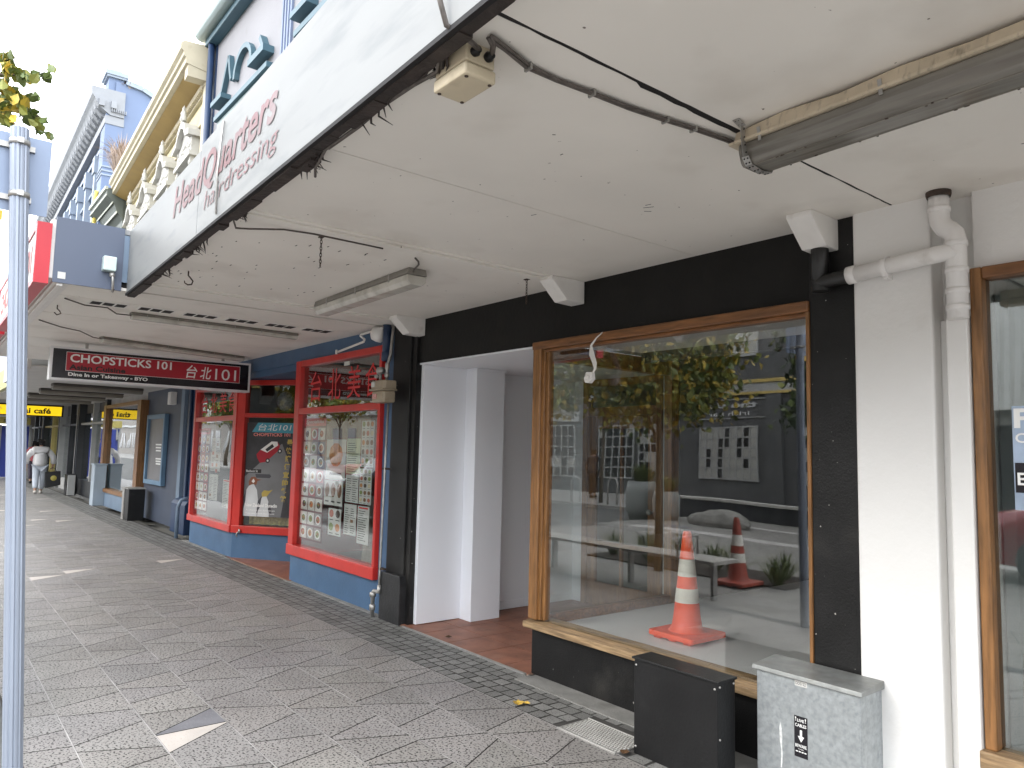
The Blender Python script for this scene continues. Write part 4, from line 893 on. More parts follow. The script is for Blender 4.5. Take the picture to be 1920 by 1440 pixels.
def fascia_sign(xa, xb, letters):
    b = MB(); b.box(xb - .05, xb + .045, .57, .665, 2.69, 3.14); b.box(xa, xa + .06, .57, .665, 2.69, 3.14); b.box(xa + .06, xb - .05, .572, .66, 2.69, 2.73); b.box(xa + .06, xb - .05, .572, .66, 3.10, 3.14); b.build('sign_border', mat('fascia_red', (.52, .02, .035), .4, var=.06), cv)
    b = MB(); b.box(xa + .06, xb - .05, .58, .66, 2.73, 3.10); b.build('sign_face', mat('fascia_sign_white', (.72, .68, .64), .4, var=.06), cv)
    text(letters, (xa + .25, .579, 2.80), (xb - xa - .5, 0, 0), (0, 0, .22), INKR, cv, 'fascia_lettering', bold=.03)
fascia_sign(-9.45, -6.32, 'CHOPSTICKS 101'); fascia_sign(-12.6, -9.75, 'ASIAN CUISINE')
b = MB(); b.box(xc0, xc1, .7, 3.55, 3.16, 3.20); b.build('canopy_roof', mat('canopy_roofing', (.3, .3, .3)), cv)
for i in range(6):
    y0 = 1.04 + i * .375; bx = MB()
    bx.box(-7.08, -6.90, y0, y0 + .295, zc - .008, zc); v = bx.build('vent', TRIMW, cv)
    s = MB()
    for k in range(3): s.box(-7.06, -6.92, y0 + .015 + k * .094, y0 + .09 + k * .094, zc - .010, zc - .0085)
    s.build('vent_opening', GAP, v)
b = MB(); b.box(xc1 + .02, xc1 + .10, 1.0, 1.09, 2.84, 2.95); fb = thing('floodlight', 'pale square sensor light bracketed to the blue-grey canopy end panel', 'lamp', (-6.25, 1.05, 2.7)); b.build('housing', mat('pale_green_glass', (.55, .66, .64), .3, var=.1, vs=20), fb, bevel=.008)
b = MB(); b.tube([(xc1 + .06, 1.07, 2.84), (xc1 + .07, 1.075, 2.78), (xc1 + .06, 1.08, 2.72), (xc1 + .0, 1.09, 2.70)], .010, 8); b.lathe((xc1 + .06, 1.07, 2.80), [(.012, 0), (.02, .005), (.02, .03), (.012, .035)], 10); b.build('bracket', METAL, fb)
b = MB(); b.box(xc1 + .021, xc1 + .024, .72, .77, 2.74, 2.79); tag(b.build('sticker', PAPER), 'small white printed square at the lower left corner of the canopy end panel', 'sticker')
tl1 = tube_light('light_fitting', 'clear tube light beneath the row of soffit vents', (-7.30, 1.42), (-7.38, 3.02), .085, 2.718, 2.655, DIFFC, mat('grimy_grey_tray', (.22, .205, .18)), clips=6, group='tube lights under the restaurant canopy')
tl2 = tube_light('light_fitting', 'clear tube light just in front of the hanging red restaurant sign', (-9.25, 1.52), (-9.85, 3.30), .095, 2.718, 2.65, DIFFC, mat('grimy_grey_tray', (.22, .205, .18)), clips=6, group='tube lights under the restaurant canopy')
for L, lb in (([(-6.95, .86, 2.71), (-7.05, 1.02, 2.69), (-7.10, 1.2, 2.70), (-7.25, 1.30, 2.68), (-7.30, 1.44, 2.69)], 'black wire drooping from the canopy edge to the nearer tube light'), ([(-8.4, .84, 2.71), (-8.6, 1.05, 2.69), (-8.8, 1.25, 2.695), (-9.1, 1.42, 2.68), (-9.25, 1.53, 2.69)], 'black wire running from the canopy edge to the tube light by the hanging sign')):
    b = MB(); b.tube(L, .006, 6); tag(b.build('loose_cable', CABLE), lb, 'cable')
b = MB(); hx, hy = -7.35, .86; b.tube([(hx, hy, 2.71), (hx, hy, 2.68), (hx, hy + .02, 2.66), (hx, hy + .03, 2.64), (hx, hy, 2.625), (hx, hy - .02, 2.645)], .005, 7)
tag(b.build('ceiling_hook', RUST), 'small hook under the outer edge of the restaurant canopy', 'hook')

# ---- hanging sign
hs = thing('hanging_sign', 'long red and black restaurant lightbox hanging under the canopy', 'sign', (-10, 2.3, 2.27))
XS = -10.0; ya, ybb, za, zb2 = 1.14, 3.46, 2.255, 2.648
b = MB(); b.box(XS - .16, XS - .002, ya, ybb, za, zb2); b.build('box', mat('sign_case', (.62, .62, .63), .4), hs, bevel=.006)
b = MB(); fw = .025
b.box(XS - .002, XS + .012, ya, ybb, za, za + fw); b.box(XS - .002, XS + .012, ya, ybb, zb2 - fw, zb2); b.box(XS - .002, XS + .011, ya, ya + fw, za + fw, zb2 - fw); b.box(XS - .002, XS + .011, ybb - fw, ybb, za + fw, zb2 - fw); b.build('frame', mat('sign_frame', (.72, .72, .73), .4), hs)
b = MB(); b.box(XS, XS + .004, ya + fw, ybb - fw, za + fw, zb2 - fw); b.build('face', SIGNBLACK, hs)
b = MB(); b.box(XS + .004, XS + .0055, ya + .16, ybb - .14, za + .115, zb2 - .055); b.build('red_panel', SIGNRED, hs)
xx = XS + .0055
b = MB()
for yy, hh in ((ya + .16, None), (ybb - .144, None)): b.box(xx, xx + .001, yy, yy + .004, za + .115, zb2 - .055)
b.box(xx, xx + .001, ya + .164, ybb - .144, za + .115, za + .119); b.box(xx, xx + .001, ya + .164, ybb - .144, zb2 - .059, zb2 - .055); b.build('pinstripe', INKW, hs)
text('CHOPSTICKS 101', (xx, ya + .20, zb2 - .175), (0, 1.12, 0), (0, 0, .10), INKW, hs, 'sign_lettering', bold=.02)
text('Asian Cuisine', (xx, ya + .195, zb2 - .262), (0, .60, 0), (0, 0, .062), INKK, hs, 'sign_lettering', bold=.035)
text('Dine In or Takeaway - BYO', (xx, ya + .19, za + .043), (0, .86, 0), (0, 0, .055), INKW, hs, 'sign_lettering', bold=.03)
text('台', (xx, ya + 1.50, za + .135), (0, .135, 0), (0, 0, .17), INKW, hs, 'sign_lettering', bold=.01, shear=.15)
text('北', (xx, ya + 1.67, za + .135), (0, .14, 0), (0, 0, .16), INKW, hs, 'sign_lettering', bold=.01, shear=.15)
text('101', (xx, ya + 1.86, za + .14), (0, .27, 0), (0, 0, .145), INKW, hs, 'sign_lettering')
for yy in (1.5, 3.1):
    b = MB(); b.box(XS - .10, XS - .06, yy, yy + .03, zb2, zc); b.build('hanger', METAL, hs)
# ============================================================ SHOPS FURTHER ALONG
YB = 3.80
bs_ = thing('blue_shop', 'dark blue shop with ridged pilasters, wall notice frame and timber-framed bay window', 'shop', (-16.8, YB, 0))
b = MB(); b.box(-13.95, -12.6, YB - .02, YB + .2, 0, 2.9)
for x in (-12.70, -12.98, -13.35, -13.80): b.box(x - .05, x + .05, YB - .07, YB - .02, .5, 2.9)
b.build('pilaster', NAVY, bs_, bevel=.01)
b = MB(); b.box(-12.78, -12.64, YB - .11, YB - .072, .0, 2.9); b.build('pale_pilaster_edge', BLUEGREY, bs_)
b = MB(); b.prism([(YB - .18, 0), (YB - .18, .50), (YB - .14, .56), (YB - .02, .60), (YB - .02, 0)], 'x', -14.15, -13.30); b.build('pilaster_base', NAVY, bs_, bevel=.01)
b = MB(); b.box(-17.2, -13.95, YB, YB + .2, 0, 2.9); b.build('wall', mat('slate_wall_paint', (.065, .08, .115), .5, var=.1), bs_)
b = MB(); b.box(-14.35, -14.15, YB - .06, YB, .5, 2.9); b.build('wall_strip', BLUEGREY, bs_)
b = MB(); rings_frame(b, -16.75, -15.35, .72, 2.12, YB - .09, YB - .005, .09, .09, .09, .09); b.build('notice_frame', mat('pale_blue_frame', (.11, .20, .30), .45), bs_, bevel=.01)
b = MB(); b.box(-16.66, -15.44, YB - .04, YB - .02, .81, 2.03); b.build('notice_panel', mat('notice_grey', (.16, .155, .16), .4), bs_)
b = MB(); rg = random.Random(12)
for k, z in enumerate((1.50, 1.44, 1.38, 1.22, 1.17, 1.12)): b.box(-16.1 + .02 * k, -15.6 - rg.uniform(0, .12), YB - .043, YB - .040, z, z + .03)
b.build('notice_print', INKW, bs_)
b = MB(); b.box(-15.1, -14.9, YB - .12, YB, 2.28, 2.52); b.build('alarm_box', TRIMW, bs_, bevel=.01)
b = MB(); b.box(-21.0, -17.1, YB - .14, YB + .1, 0, .38); b.build('stall_riser', BLUEGREY, bs_)
b = MB(); b.prism([(-17.1, YB - .14), (-16.7, YB + .1), (-17.1, YB + .1)], 'z', 0, .38); b.build('bay_riser', BLUE, bs_)
b = MB(); b.box(-21.0, -20.72, YB - .16, YB, .38, 2.45); b.box(-17.35, -17.05, YB - .16, YB, .38, 2.45); b.box(-20.72, -17.35, YB - .155, YB, 2.37, 2.45); b.box(-21.0, -17.05, YB - .18, YB, .34, .42); b.build('bay_frame', WOODV, bs_)
b = MB(); b.box(-20.72, -17.35, YB - .08, YB - .07, .42, 2.37); b.build('bay_glass', GLASSD, bs_)
b = MB(); b.tube([(-18.5, YB + .35, .8), (-18.5, YB + .35, 2.5)], .16, 16); b.build('inner_column', mat('pale_green_column', (.38, .48, .46), .4), bs_)
b = MB(); b.box(-18.1, -17.4, YB + .5, YB + .55, .4, 2.4); b.build('inner_screen', mat('pale_green_screen', (.18, .27, .25), .5), bs_)
b = MB(); b.box(-21.0, -17.2, YB - .004, YB + .2, 2.46, 2.9); b.build('header', mat('pale_header_paint', (.55, .54, .52), .5), bs_)
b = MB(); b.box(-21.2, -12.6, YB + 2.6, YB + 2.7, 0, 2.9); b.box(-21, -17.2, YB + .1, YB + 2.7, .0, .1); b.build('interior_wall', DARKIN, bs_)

def dark_shop(x1, x0, label, cols, pale, riser, door=False):
    t = thing('dark_shop', label, 'shop', ((x0 + x1) / 2, YB, 0), 'small shopfronts further along the street')
    b = MB(); b.box(x0, x1, YB + .1, YB + .25, 2.35, 2.9); b.build('header', DARKIN, t)
    b = MB(); b.box(x0, x1, YB - .02, YB + .15, 0, riser); b.build('stall_riser', cols, t)
    n = max(2, int((x1 - x0) / 1.4)); w = (x1 - x0) / n
    for i in range(n + 1):
        x = x0 + i * w; b = MB(); hw = .14 if i in (0, n) else .05
        b.box(x - hw, x + hw, YB - (.10 if i in (0, n) else .04), YB + .1, 0 if i in (0, n) else riser, 2.7)
        if i in (0, n): b.box(x - hw - .04, x + hw + .04, YB - .14, YB - .10, 0, .35)
        b.build('pilaster' if i in (0, n) else 'mullion', cols if (i in (0, n)) else pale, t)
    b = MB(); b.box(x0 + .1, x1 - .1, YB - .03, YB + .05, 2.02, 2.08); b.build('transom', pale, t)
    b = MB(); b.box(x0 + .1, x1 - .1, YB + .06, YB + .07, riser, 2.35); b.build('window_glass', GLASSD, t)
    b = MB(); b.box(x0, x1, YB + 1.6, YB + 1.7, 0, 2.9); b.build('interior_wall', DARKIN, t)
    return t
CHAR = mat('charcoal_paint', (.03, .032, .036), .45, var=.2); PALEG = mat('pale_grey_paint', (.38, .38, .37), .5, var=.1)
dark_shop(-21.15, -25.2, 'charcoal shopfront with thin pale mullions right beyond the timber bay', CHAR, PALEG, .45)
dark_shop(-25.3, -28.8, 'shopfront with pale grey pillars level with the walking figure', PALEG, CHAR, .35)
dark_shop(-28.9, -33.0, 'narrow black shopfront just beyond the walking figure', mat('black_green_paint', (.012, .015, .014), .4), mat('yellow_trim', (.45, .36, .12), .5), .3)
dark_shop(-33.1, -37.5, 'shopfront with beige pillars under the yellow sign', mat('beige_pillar', (.34, .30, .24), .6), CHAR, .5)
dark_shop(-37.6, -46, 'last dark shopfront in the distance', CHAR, PALEG, .4)

cab = thing('metal_cabinet', 'black-faced service cabinet with steel edge beside the notice frame', 'cabinet', (-16.5, 3.4, 0))
b = MB(); b.box(-16.75, -16.25, 3.36, 3.66, .0, .62); b.build('body', CABINET, cab, bevel=.01); b = MB(); b.box(-16.76, -16.60, 3.345, 3.36, .0, .63); b.box(-16.77, -16.24, 3.34, 3.67, .62, .64); b.build('steel_edge', METAL, cab)
cab = thing('metal_cabinet', 'pale blue-grey service cabinet against the dark shop beyond the bay window', 'cabinet', (-20.4, 3.3, 0))
b = MB(); b.box(-20.75, -20.35, 3.42, 3.68, .0, .98); b.build('body', mat('pale_blue_cabinet', (.33, .39, .45), .45, var=.06), cab, bevel=.01); b = MB(); b.box(-20.77, -20.33, 3.40, 3.69, .98, 1.01); b.build('lid', mat('pale_blue_cabinet', (.4, .45, .5)), cab)
cab = thing('metal_cabinet', 'small dark cabinet farthest along the wall', 'cabinet', (-24.4, 3.3, 0))
b = MB(); b.box(-24.7, -24.3, 3.4, 3.65, 0, .6); b.build('body', CABINET, cab, bevel=.01); b = MB(); b.box(-24.29, -24.2, 3.42, 3.6, .02, .58); b.build('side_pipe', PALEG, cab)
rp = MB(); rp.tube([(-12.95, 3.60, .66), (-13.0, 3.48, .62), (-13.02, 3.44, .5), (-13.02, 3.44, .0)], .03, 10); tag(rp.build('standpipe', BLUEGREY), 'bent blue-grey pipe standing at the foot of the blue pilasters', 'pipe')

# far canopies and signs
c2 = thing('far_canopy', 'canopy with four grimy tube lights beyond the hanging red sign', 'verandah', (-18, 3.6, 2.6))
b = MB()
x = -12.7
while x > -24: b.box(max(x - 1.19, -24), x, 1.22 if x > -16 else 1.45, YB + .1, 2.62, 2.64); x -= 1.2
b.build('soffit', mat('grey_soffit_paint', (.56, .54, .51), .6, var=.06, dirt_or_sheen=(.35, .33, .3), ds=1.5, dth=.6), c2)
b = MB(); b.box(-24, -16.4, 1.40, 1.45, 2.57, 2.95); b.box(-16.4, -12.68, 1.17, 1.22, 2.58, 2.95); b.build('fascia', mat('grey_soffit_paint', (.56, .54, .51)), c2); b = MB(); b.box(-23.8, -16.4, 1.33, 1.40, 2.60, 3.02); b.build('fascia_sign', mat('pale_yellow_sign', (.40, .37, .15), .5, var=.04), c2)
b = MB(); b.box(-24, -12.68, 1.45, 3.7, 2.95, 3.0); b.build('canopy_roof', mat('canopy_roofing', (.3, .3, .3)), c2)
for x, lb in ((-16.1, 'nearest'), (-17.9, 'second'), (-19.9, 'third'), (-21.7, 'farthest')):
    tube_light('light_fitting', lb + ' grimy tube light under the far canopy beyond the hanging red sign', (x, 1.9), (x - .05, 3.45), .26, 2.618, 2.50, DIFFD, mat('dark_tray', (.10, .09, .08), .6), clips=0, group='tube lights under the far canopy')
c3 = thing('far_canopy', 'farthest canopy running on behind the yellow café sign', 'verandah', (-34, 3.6, 2.7))
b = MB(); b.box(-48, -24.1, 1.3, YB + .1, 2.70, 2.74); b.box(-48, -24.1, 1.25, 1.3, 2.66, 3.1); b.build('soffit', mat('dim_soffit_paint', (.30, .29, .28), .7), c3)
b = MB(); b.box(-48, -24.1, 1.3, 3.7, 3.1, 3.14); b.build('canopy_roof', mat('canopy_roofing', (.3, .3, .3)), c3)
ts = thing('hanging_sign', 'yellow café sign with black lettering hanging across the far pavement', 'sign', (-26, 2.3, 2.25))
YEL = mat('sign_yellow', (.85, .56, .01), .35, var=.03, emit=.3)
b = MB(); b.box(-26.15, -26, .9, 3.42, 2.26, 2.61); b.build('box', SIGNBLACK, ts); b = MB(); b.box(-26, -25.985, .93, 3.37, 2.285, 2.56); b.build('face', YEL, ts)
text('thai café', (-25.984, 2.17, 2.335), (0, .92, 0), (0, 0, .17), INKK, ts, 'sign_lettering', bold=.03)
b = MB()
for k in range(4): b.tube([(-25.98, 1.45 + .12 * k + .05 * math.cos(a), 2.42 + .07 * math.sin(a)) for a in [i * .7 for i in range(8)]], .012, 5)
b.build('sign_motif', mat('pale_yellow_motif', (.9, .75, .3), .5), ts)
ys_ = thing('hanging_sign', 'dull yellow sign with small black capitals above the blue hoarding', 'sign', (-34, 2.3, 2.1))
b = MB(); b.box(-34.1, -34, .9, 3.40, 2.13, 2.40); b.build('face', mat('dull_yellow', (.50, .42, .12), .5), ys_); text('ASIAN STREET', (-33.99, 1.75, 2.21), (0, 1.55, 0), (0, 0, .10), INKK, ys_, 'sign_lettering', bold=.02, space=1.3)
bh = thing('blue_hoarding', 'blue panelled wall across the far end of the pavement', 'hoarding', (-36, 2.2, 0))
for i in range(3):
    b = MB(); b.box(-36.05, -36, .6 + i * 1.02, 1.54 + i * 1.02, 0.05, 2.1); b.build('panel', mat('cobalt_panel', (.035, .06, .33), .5, var=.08), bh)
b = MB()
for i in range(4): b.box(-36.08, -35.98, .53 + i * 1.02, .6 + i * 1.02, 0, 2.14)
b.build('post', PALEG, bh)

# ============================================================ UPPER STOREYS
gb = thing('grey_building', 'pale grey upper storey with teal window ornament above the white verandah', 'building', (-3.4, YW, 2.8))
GREYW = mat('pale_lilac_render', (.215, .212, .228), .7, var=.06, vs=1.5, dirt_or_sheen=(.165, .158, .16), ds=2.5, dth=.62, bump=.3, bs=25)
TEAL = mat('teal_trim', (.045, .10, .13), .5, var=.12); PALET = mat('pale_teal_trim', (.22, .28, .28), .5, var=.06)
b = MB(); b.box(-12.72, 6, YW, YW + .25, 2.8, 8.45); b.box(-12.72, 6, YW + .08, YW + .3, 8.6, 9.9); b.box(-12.75, 6, YW + .25, 9, 9.6, 9.8); b.box(-12.72, -12.5, YW + .2, 9, 2.8, 9.8); b.build('wall', GREYW, gb)
b = MB(); b.box(-12.78, 6, YW - .16, YW + .1, 8.30, 8.62); b.build('cornice', TEAL, gb, bevel=.02); b = MB(); b.tube([(-12.85, YW - .2, 8.52), (6, YW - .2, 8.52)], .12, 12); b.build('gutter', PALET, gb)
b = MB(); b.tube([(-12.62, YW - .09, 8.3), (-12.62, YW - .09, 3.1)], .055, 12); b.box(-12.72, -12.55, YW - .02, YW, 3, 8.3); b.build('downpipe', NAVY, gb)
def orn(xc, k):
    def m2(poly, y0=.06): b.prism(poly, 'y', YW - y0, YW)
    w = 1.18
    b = MB(); b.box(xc - w, xc + w, YW - .10, YW, 6.80, 6.88); b.box(xc - w, xc + w, YW - .07, YW, 6.52, 6.58)
    b.box(xc - w, xc - .65, YW - .16, YW, 7.02, 7.10); b.box(xc + .55, xc + w, YW - .16, YW, 7.02, 7.12)
    m2([(xc - 1.02, 7.12), (xc - .95, 7.12), (xc - .62, 7.70), (xc - .68, 7.74)], .08); m2([(xc - .68, 7.74), (xc - .60, 7.72), (xc - .52, 7.45), (xc - .45, 7.28), (xc - .50, 7.25), (xc - .58, 7.42)], .08)
    n = 10; o = [(xc + .05 + .42 * math.cos(math.pi * i / n), 7.20 + .42 * math.sin(math.pi * i / n)) for i in range(n + 1)]; inn = [(xc + .05 + .34 * math.cos(math.pi * i / n), 7.20 + .34 * math.sin(math.pi * i / n)) for i in range(n, -1, -1)]
    m2(o + inn, .08)
    m2([(xc + .98, 7.12), (xc + 1.06, 7.12), (xc + .86, 7.40), (xc + .80, 7.36)], .10)
    b.build('window_ornament', TEAL, gb)
    b = MB()
    b.box(xc - w + .05, xc + w - .05, YW - .05, YW, 6.60, 6.79); b.box(xc - w + .04, xc - w + .16, YW - .06, YW, 4.4, 6.5); b.box(xc - .08, xc + .08, YW - .06, YW, 4.4, 6.5); b.box(xc + w - .16, xc + w - .04, YW - .06, YW, 4.4, 6.5)
    b.build('window_surround', PALET, gb)
    for s in (-1, 1):
        b = MB(); x0, x1 = sorted((xc + s * .1, xc + s * (w - .18))); b.box(x0, x1, YW - .012, YW - .002, 4.5, 6.48); b.build('window', mat('dark_window_glass', (.03, .05, .06), .12, var=.2), gb)
for k, xc in enumerate((-11.05, -7.75, -4.4, -1.1)): orn(xc, k)
for x0 in (-9.55, -6.2, -2.8):
    b = MB()
    for k in range(4): b.box(x0 + k * .10, x0 + .045 + k * .10, YW - .035, YW, 3, 8.3)
    b.build('pilaster_fluting', mat('slate_line', (.16, .2, .3), .6), gb)

yb_ = thing('yellow_building', 'cream yellow upper storey with deep ochre cornice and ornate white window hoods', 'building', (-16.8, YW, 2.8))
YELW = mat('cream_yellow_render', (.58, .52, .32), .7, var=.06, vs=2, dirt_or_sheen=(.47, .41, .25), ds=2, dth=.62); OCHRE = mat('ochre_soffit', (.34, .235, .085), .7, var=.12, vs=2, dirt_or_sheen=(.24, .17, .08), ds=2, dth=.6); CREAMT = mat('cream_trim', (.46, .41, .30), .7, var=.08, dirt_or_sheen=(.22, .16, .11), ds=4, dth=.6); STONE = mat('white_stone_trim', (.38, .37, .34), .7, var=.08, dirt_or_sheen=(.22, .21, .19), ds=8, dth=.6)
b = MB(); b.box(-21.0, -12.76, YW, YW + .3, 2.8, 8.3); b.box(-21.0, -12.76, YW + .3, 9, 8.2, 8.3); b.build('wall', YELW, yb_)
b = MB(); b.prism([(YW, 7.77), (3.14, 7.90), (3.14, 7.915), (YW, 7.85)], 'x', -21.0, -12.78); b.build('cornice_soffit', OCHRE, yb_)
b = MB(); b.prism([(3.12, 7.92), (3.06, 7.93), (3.06, 8.03), (3.02, 8.05), (3.02, 8.12), (2.97, 8.16), (2.97, 8.26), (3.02, 8.31), (YW, 8.34), (YW, 7.86)], 'x', -21.02, -12.76); b.box(-21, -12.9, YW - .02, YW + .25, 8.34, 8.8); b.build('cornice', CREAMT, yb_)
b = MB(); b.box(-21, -12.77, YW - .06, YW, 7.62, 7.80); b.box(-21, -12.77, YW - .04, YW, 7.15, 7.22); b.box(-21, -12.77, YW - .03, YW, 6.9, 6.94)
for k in range(92): x = -12.82 - k * .088; b.box(x - .05, x, YW - .12, YW - .06, 7.66, 7.76)
b.build('dentil_band', CREAMT, yb_)
b = MB(); b.box(-13.0, -12.77, 3.1, YW, 7.72, 8.3); b.box(-12.95, -12.78, YW - .10, YW, 2.8, 7.72); b.build('corner_pier', CREAMT, yb_)
def hood(xc):
    f = YW - .21
    b = MB()
    b.prism([(xc - 0.655, 6.86), (xc - 0.655, 6.96), (xc - 0.378, 7.02), (xc - 0.252, 7.20), (xc, 7.30), (xc + 0.252, 7.20), (xc + 0.378, 7.02), (xc + 0.655, 6.96), (xc + 0.655, 6.86), (xc + 0.353, 6.92), (xc + 0.218, 7.08), (xc, 7.18), (xc - 0.218, 7.08), (xc - 0.353, 6.92)], 'y', f - .06, YW)
    b.box(xc - 0.571, xc + 0.571, f + .02, YW, 6.60, 6.90); b.prism([(xc - 0.336, 6.9), (xc + 0.336, 6.9), (xc + 0.185, 7.10), (xc, 7.16), (xc - 0.185, 7.10)], 'y', f + .03, YW)
    b.box(xc - 0.622, xc + 0.622, f - .02, YW, 6.52, 6.60); b.build('window_hood', STONE, yb_)
    b = MB(); rg = random.Random(3)
    for k in range(26): x = xc + rg.uniform(-.48, .48); z = 6.66 + rg.random() * .2; b.lathe((x, f + .015, z), [(.045, 0), (.03, .012), (0, .018)], 6, axis=(0, -1, 0))
    b.lathe((xc, f - .02, 7.32), [(.03, -.04), (.07, .02), (.05, .10), (.06, .13), (.03, .2), (.035, .23), (0, .30)], 8)
    for s in (-.07, .07): b.lathe((xc + s, f - .02, 7.30), [(.03, 0), (.045, .07), (.02, .16), (0, .2)], 6)
    b.build('hood_carving', STONE, yb_)
    for s in (-1, 1):
        b = MB(); x = xc + s * .50; pts = []
        for i in range(16): a = i * .55; r = .10 - .0055 * i; pts.append((x, f + .09 + r * math.cos(a), 6.40 + r * math.sin(a)))
        b.tube(pts, .028, 6); pts = []
        for i in range(14): a = 3.1 + i * .55; r = .075 - .0045 * i; pts.append((x, YW - .07 + r * math.cos(a), 6.03 + r * math.sin(a)))
        b.tube(pts, .024, 6); b.prism([(f + .02, 6.52), (f + .02, 6.40), (f + .10, 6.28), (YW - .10, 6.10), (YW - .04, 5.95), (YW, 5.95), (YW, 6.52)], 'x', x - .05, x + .05); b.build('console_bracket', STONE, yb_)
    b = MB(); b.box(xc - 0.42, xc + 0.42, YW - .06, YW, 6.42, 6.52); b.box(xc - 0.437, xc - 0.37, YW - .06, YW, 4.2, 6.42); b.box(xc + 0.37, xc + 0.437, YW - .06, YW, 4.2, 6.42); b.build('window_surround', STONE, yb_)
    b = MB(); b.box(xc - 0.37, xc + 0.37, YW - .012, YW - .002, 4.2, 6.42); b.build('window', mat('dark_window_glass', (.03, .05, .06)), yb_)
for xc in (-13.75, -15.65, -17.55, -19.45): hood(xc)
b = MB(); b.lathe((-13.0, YW - .02, 6.75), [(.02, 0), (.03, .01), (.0, .02)], 8, axis=(0, -1, 0)); b.build('wall_bolt', RUST, yb_)

gn = thing('green_building', 'narrow dark green building with white lined cornice squeezed between the yellow and blue ones', 'building', (-22, YW, 2.8))
DGREEN = mat('dark_green_grey', (.085, .10, .09), .6, var=.15); LGREEN = mat('pale_green_line', (.42, .44, .38), .6)
b = MB(); b.box(-23.35, -21.05, YW, YW + .3, 2.8, 8.0); b.prism([(YW, 7.3), (3.35, 7.5), (3.25, 7.75), (3.1, 7.85), (3.1, 8.05), (YW, 8.2)], 'x', -23.35, -21.02); b.build('wall', DGREEN, gn)
b = MB(); b.box(-23.35, -21.015, 3.05, 3.12, 8.02, 8.10); b.box(-23.35, -21.015, 3.085, 3.1, 7.86, 7.90); b.box(-23.35, -21.015, 3.235, 3.25, 7.68, 7.73); b.box(-23.35, -21.015, 3.34, 3.36, 7.44, 7.50); b.build('cornice_lines', LGREEN, gn)
for x in (-21.5, -22.9):
    b = MB(); b.lathe((x, 3.3, 6.6), [(.10, 0), (.13, .1), (.05, .3), (.07, .35), (0, .6)], 8); b.box(x - .3, x + .3, 3.2, YW, 6.2, 6.6); b.build('window_hood', LGREEN, gn)
    b = MB(); b.box(x - .25, x + .25, YW - .012, YW - .002, 4.4, 6.2); b.build('window', mat('dark_window_glass', (.03, .05, .06)), gn)

bb = thing('blue_building', 'tall blue building with white bracketed cornice, corner pier and rounded gable wall', 'building', (-31, YW, 2.8))
BLW = mat('cornflower_render', (.12, .165, .27), .65, var=.06, vs=1, dirt_or_sheen=(.09, .125, .21), ds=1.5, dth=.62); BLT = mat('pale_blue_trim', (.235, .28, .345), .6, var=.06); WHT = mat('grey_white_cornice', (.22, .232, .255), .65, var=.08, dirt_or_sheen=(.15, .155, .16), ds=4, dth=.6)
b = MB(); b.box(-39, -23.42, YW + .05, YW + .4, 2.8, 11.2); arc = [(YW + .1, 2.8), (9, 2.8), (9, 8.5)] + [(3.85 + 1.75 * math.sin(a), 9.9 + 1.9 * math.cos(a)) for a in [1.5, 1.25, 1.0, .75, .5, .25, 0]] + [(YW + .1, 11.8)]
b.prism(arc, 'x', -23.4, -23.0); b.build('wall', BLW, bb)
b = MB(); ar = [(3.85 + 1.75 * math.sin(a), 9.9 + 1.9 * math.cos(a)) for a in [1.5, 1.25, 1.0, .75, .5, .25, 0]]
for i in range(6): b.bar((-23.2, ar[i][0], ar[i][1] + .04), (-23.2, ar[i + 1][0], ar[i + 1][1] + .04), .55, .14)
b.build('gable_coping', BLT, bb)
b = MB(); b.box(-23.75, -22.98, YW - .10, YW + .35, 2.8, 11.0); b.box(-23.65, -23.05, YW - .08, YW + .30, 11.45, 11.98); b.build('corner_pier', BLW, bb)
b = MB(); b.box(-23.75, -22.95, YW - .18, YW + .40, 11.96, 12.08); b.box(-23.72, -22.98, YW - .14, YW + .36, 11.90, 11.96); b.lathe((-23.35, YW + .1, 12.08), [(.26, 0), (.26, .10), (.16, .16), (.10, .26), (.0, .32)], 10)
for z in (9.0, 9.12, 9.24): b.box(-23.77, -22.96, YW - .12, YW + .37, z, z + .04)
b.build('pier_cap', BLT, bb)
b = MB(); b.prism([(YW, 10.75), (3.2, 10.95), (3.1, 11.15), (3.02, 11.25), (3.0, 11.48), (YW + .35, 11.5), (YW + .35, 10.75)], 'x', -39, -22.93); b.box(-39, -22.96, YW - .12, YW + .36, 10.5, 10.74)
for k in range(8): b.box(-22.95, -22.88, 3.52 + k * .05, 3.545 + k * .05, 10.85, 10.95)
b.build('cornice', WHT, bb)
x = -23.2
while x > -38.8: b = MB(); b.prism([(YW, 10.7), (3.32, 10.78), (3.16, 10.98), (3.12, 11.12), (YW, 11.12)], 'x', x - .24, x - .02); x -= .48; b.build('modillion', WHT, bb)
for k in range(2): b = MB(); y = 3.2 + k * .3; b.box(-22.93, -22.86, y, y + .14, 10.95, 11.15); b.build('modillion', WHT, bb)
b = MB(); b.box(-39, -23.8, YW - .05, YW + .05, 10.0, 10.12); b.box(-39, -23.8, YW - .04, YW + .05, 9.0, 9.08)
for k in range(9): x = -24.3 - k * 1.7; b.box(x - .14, x + .14, YW - .12, YW + .05, 3, 9.9); b.box(x - .2, x + .2, YW - .16, YW + .05, 9.4, 9.9)
b.build('pilasters_and_bands', BLT, bb)
for k in range(8):
    x = -25.15 - k * 1.7; b = MB(); b.box(x - .42, x + .42, YW + .035, YW + .045, 5.2, 8.8); b.build('window', mat('dark_window_glass', (.03, .05, .06)), bb)
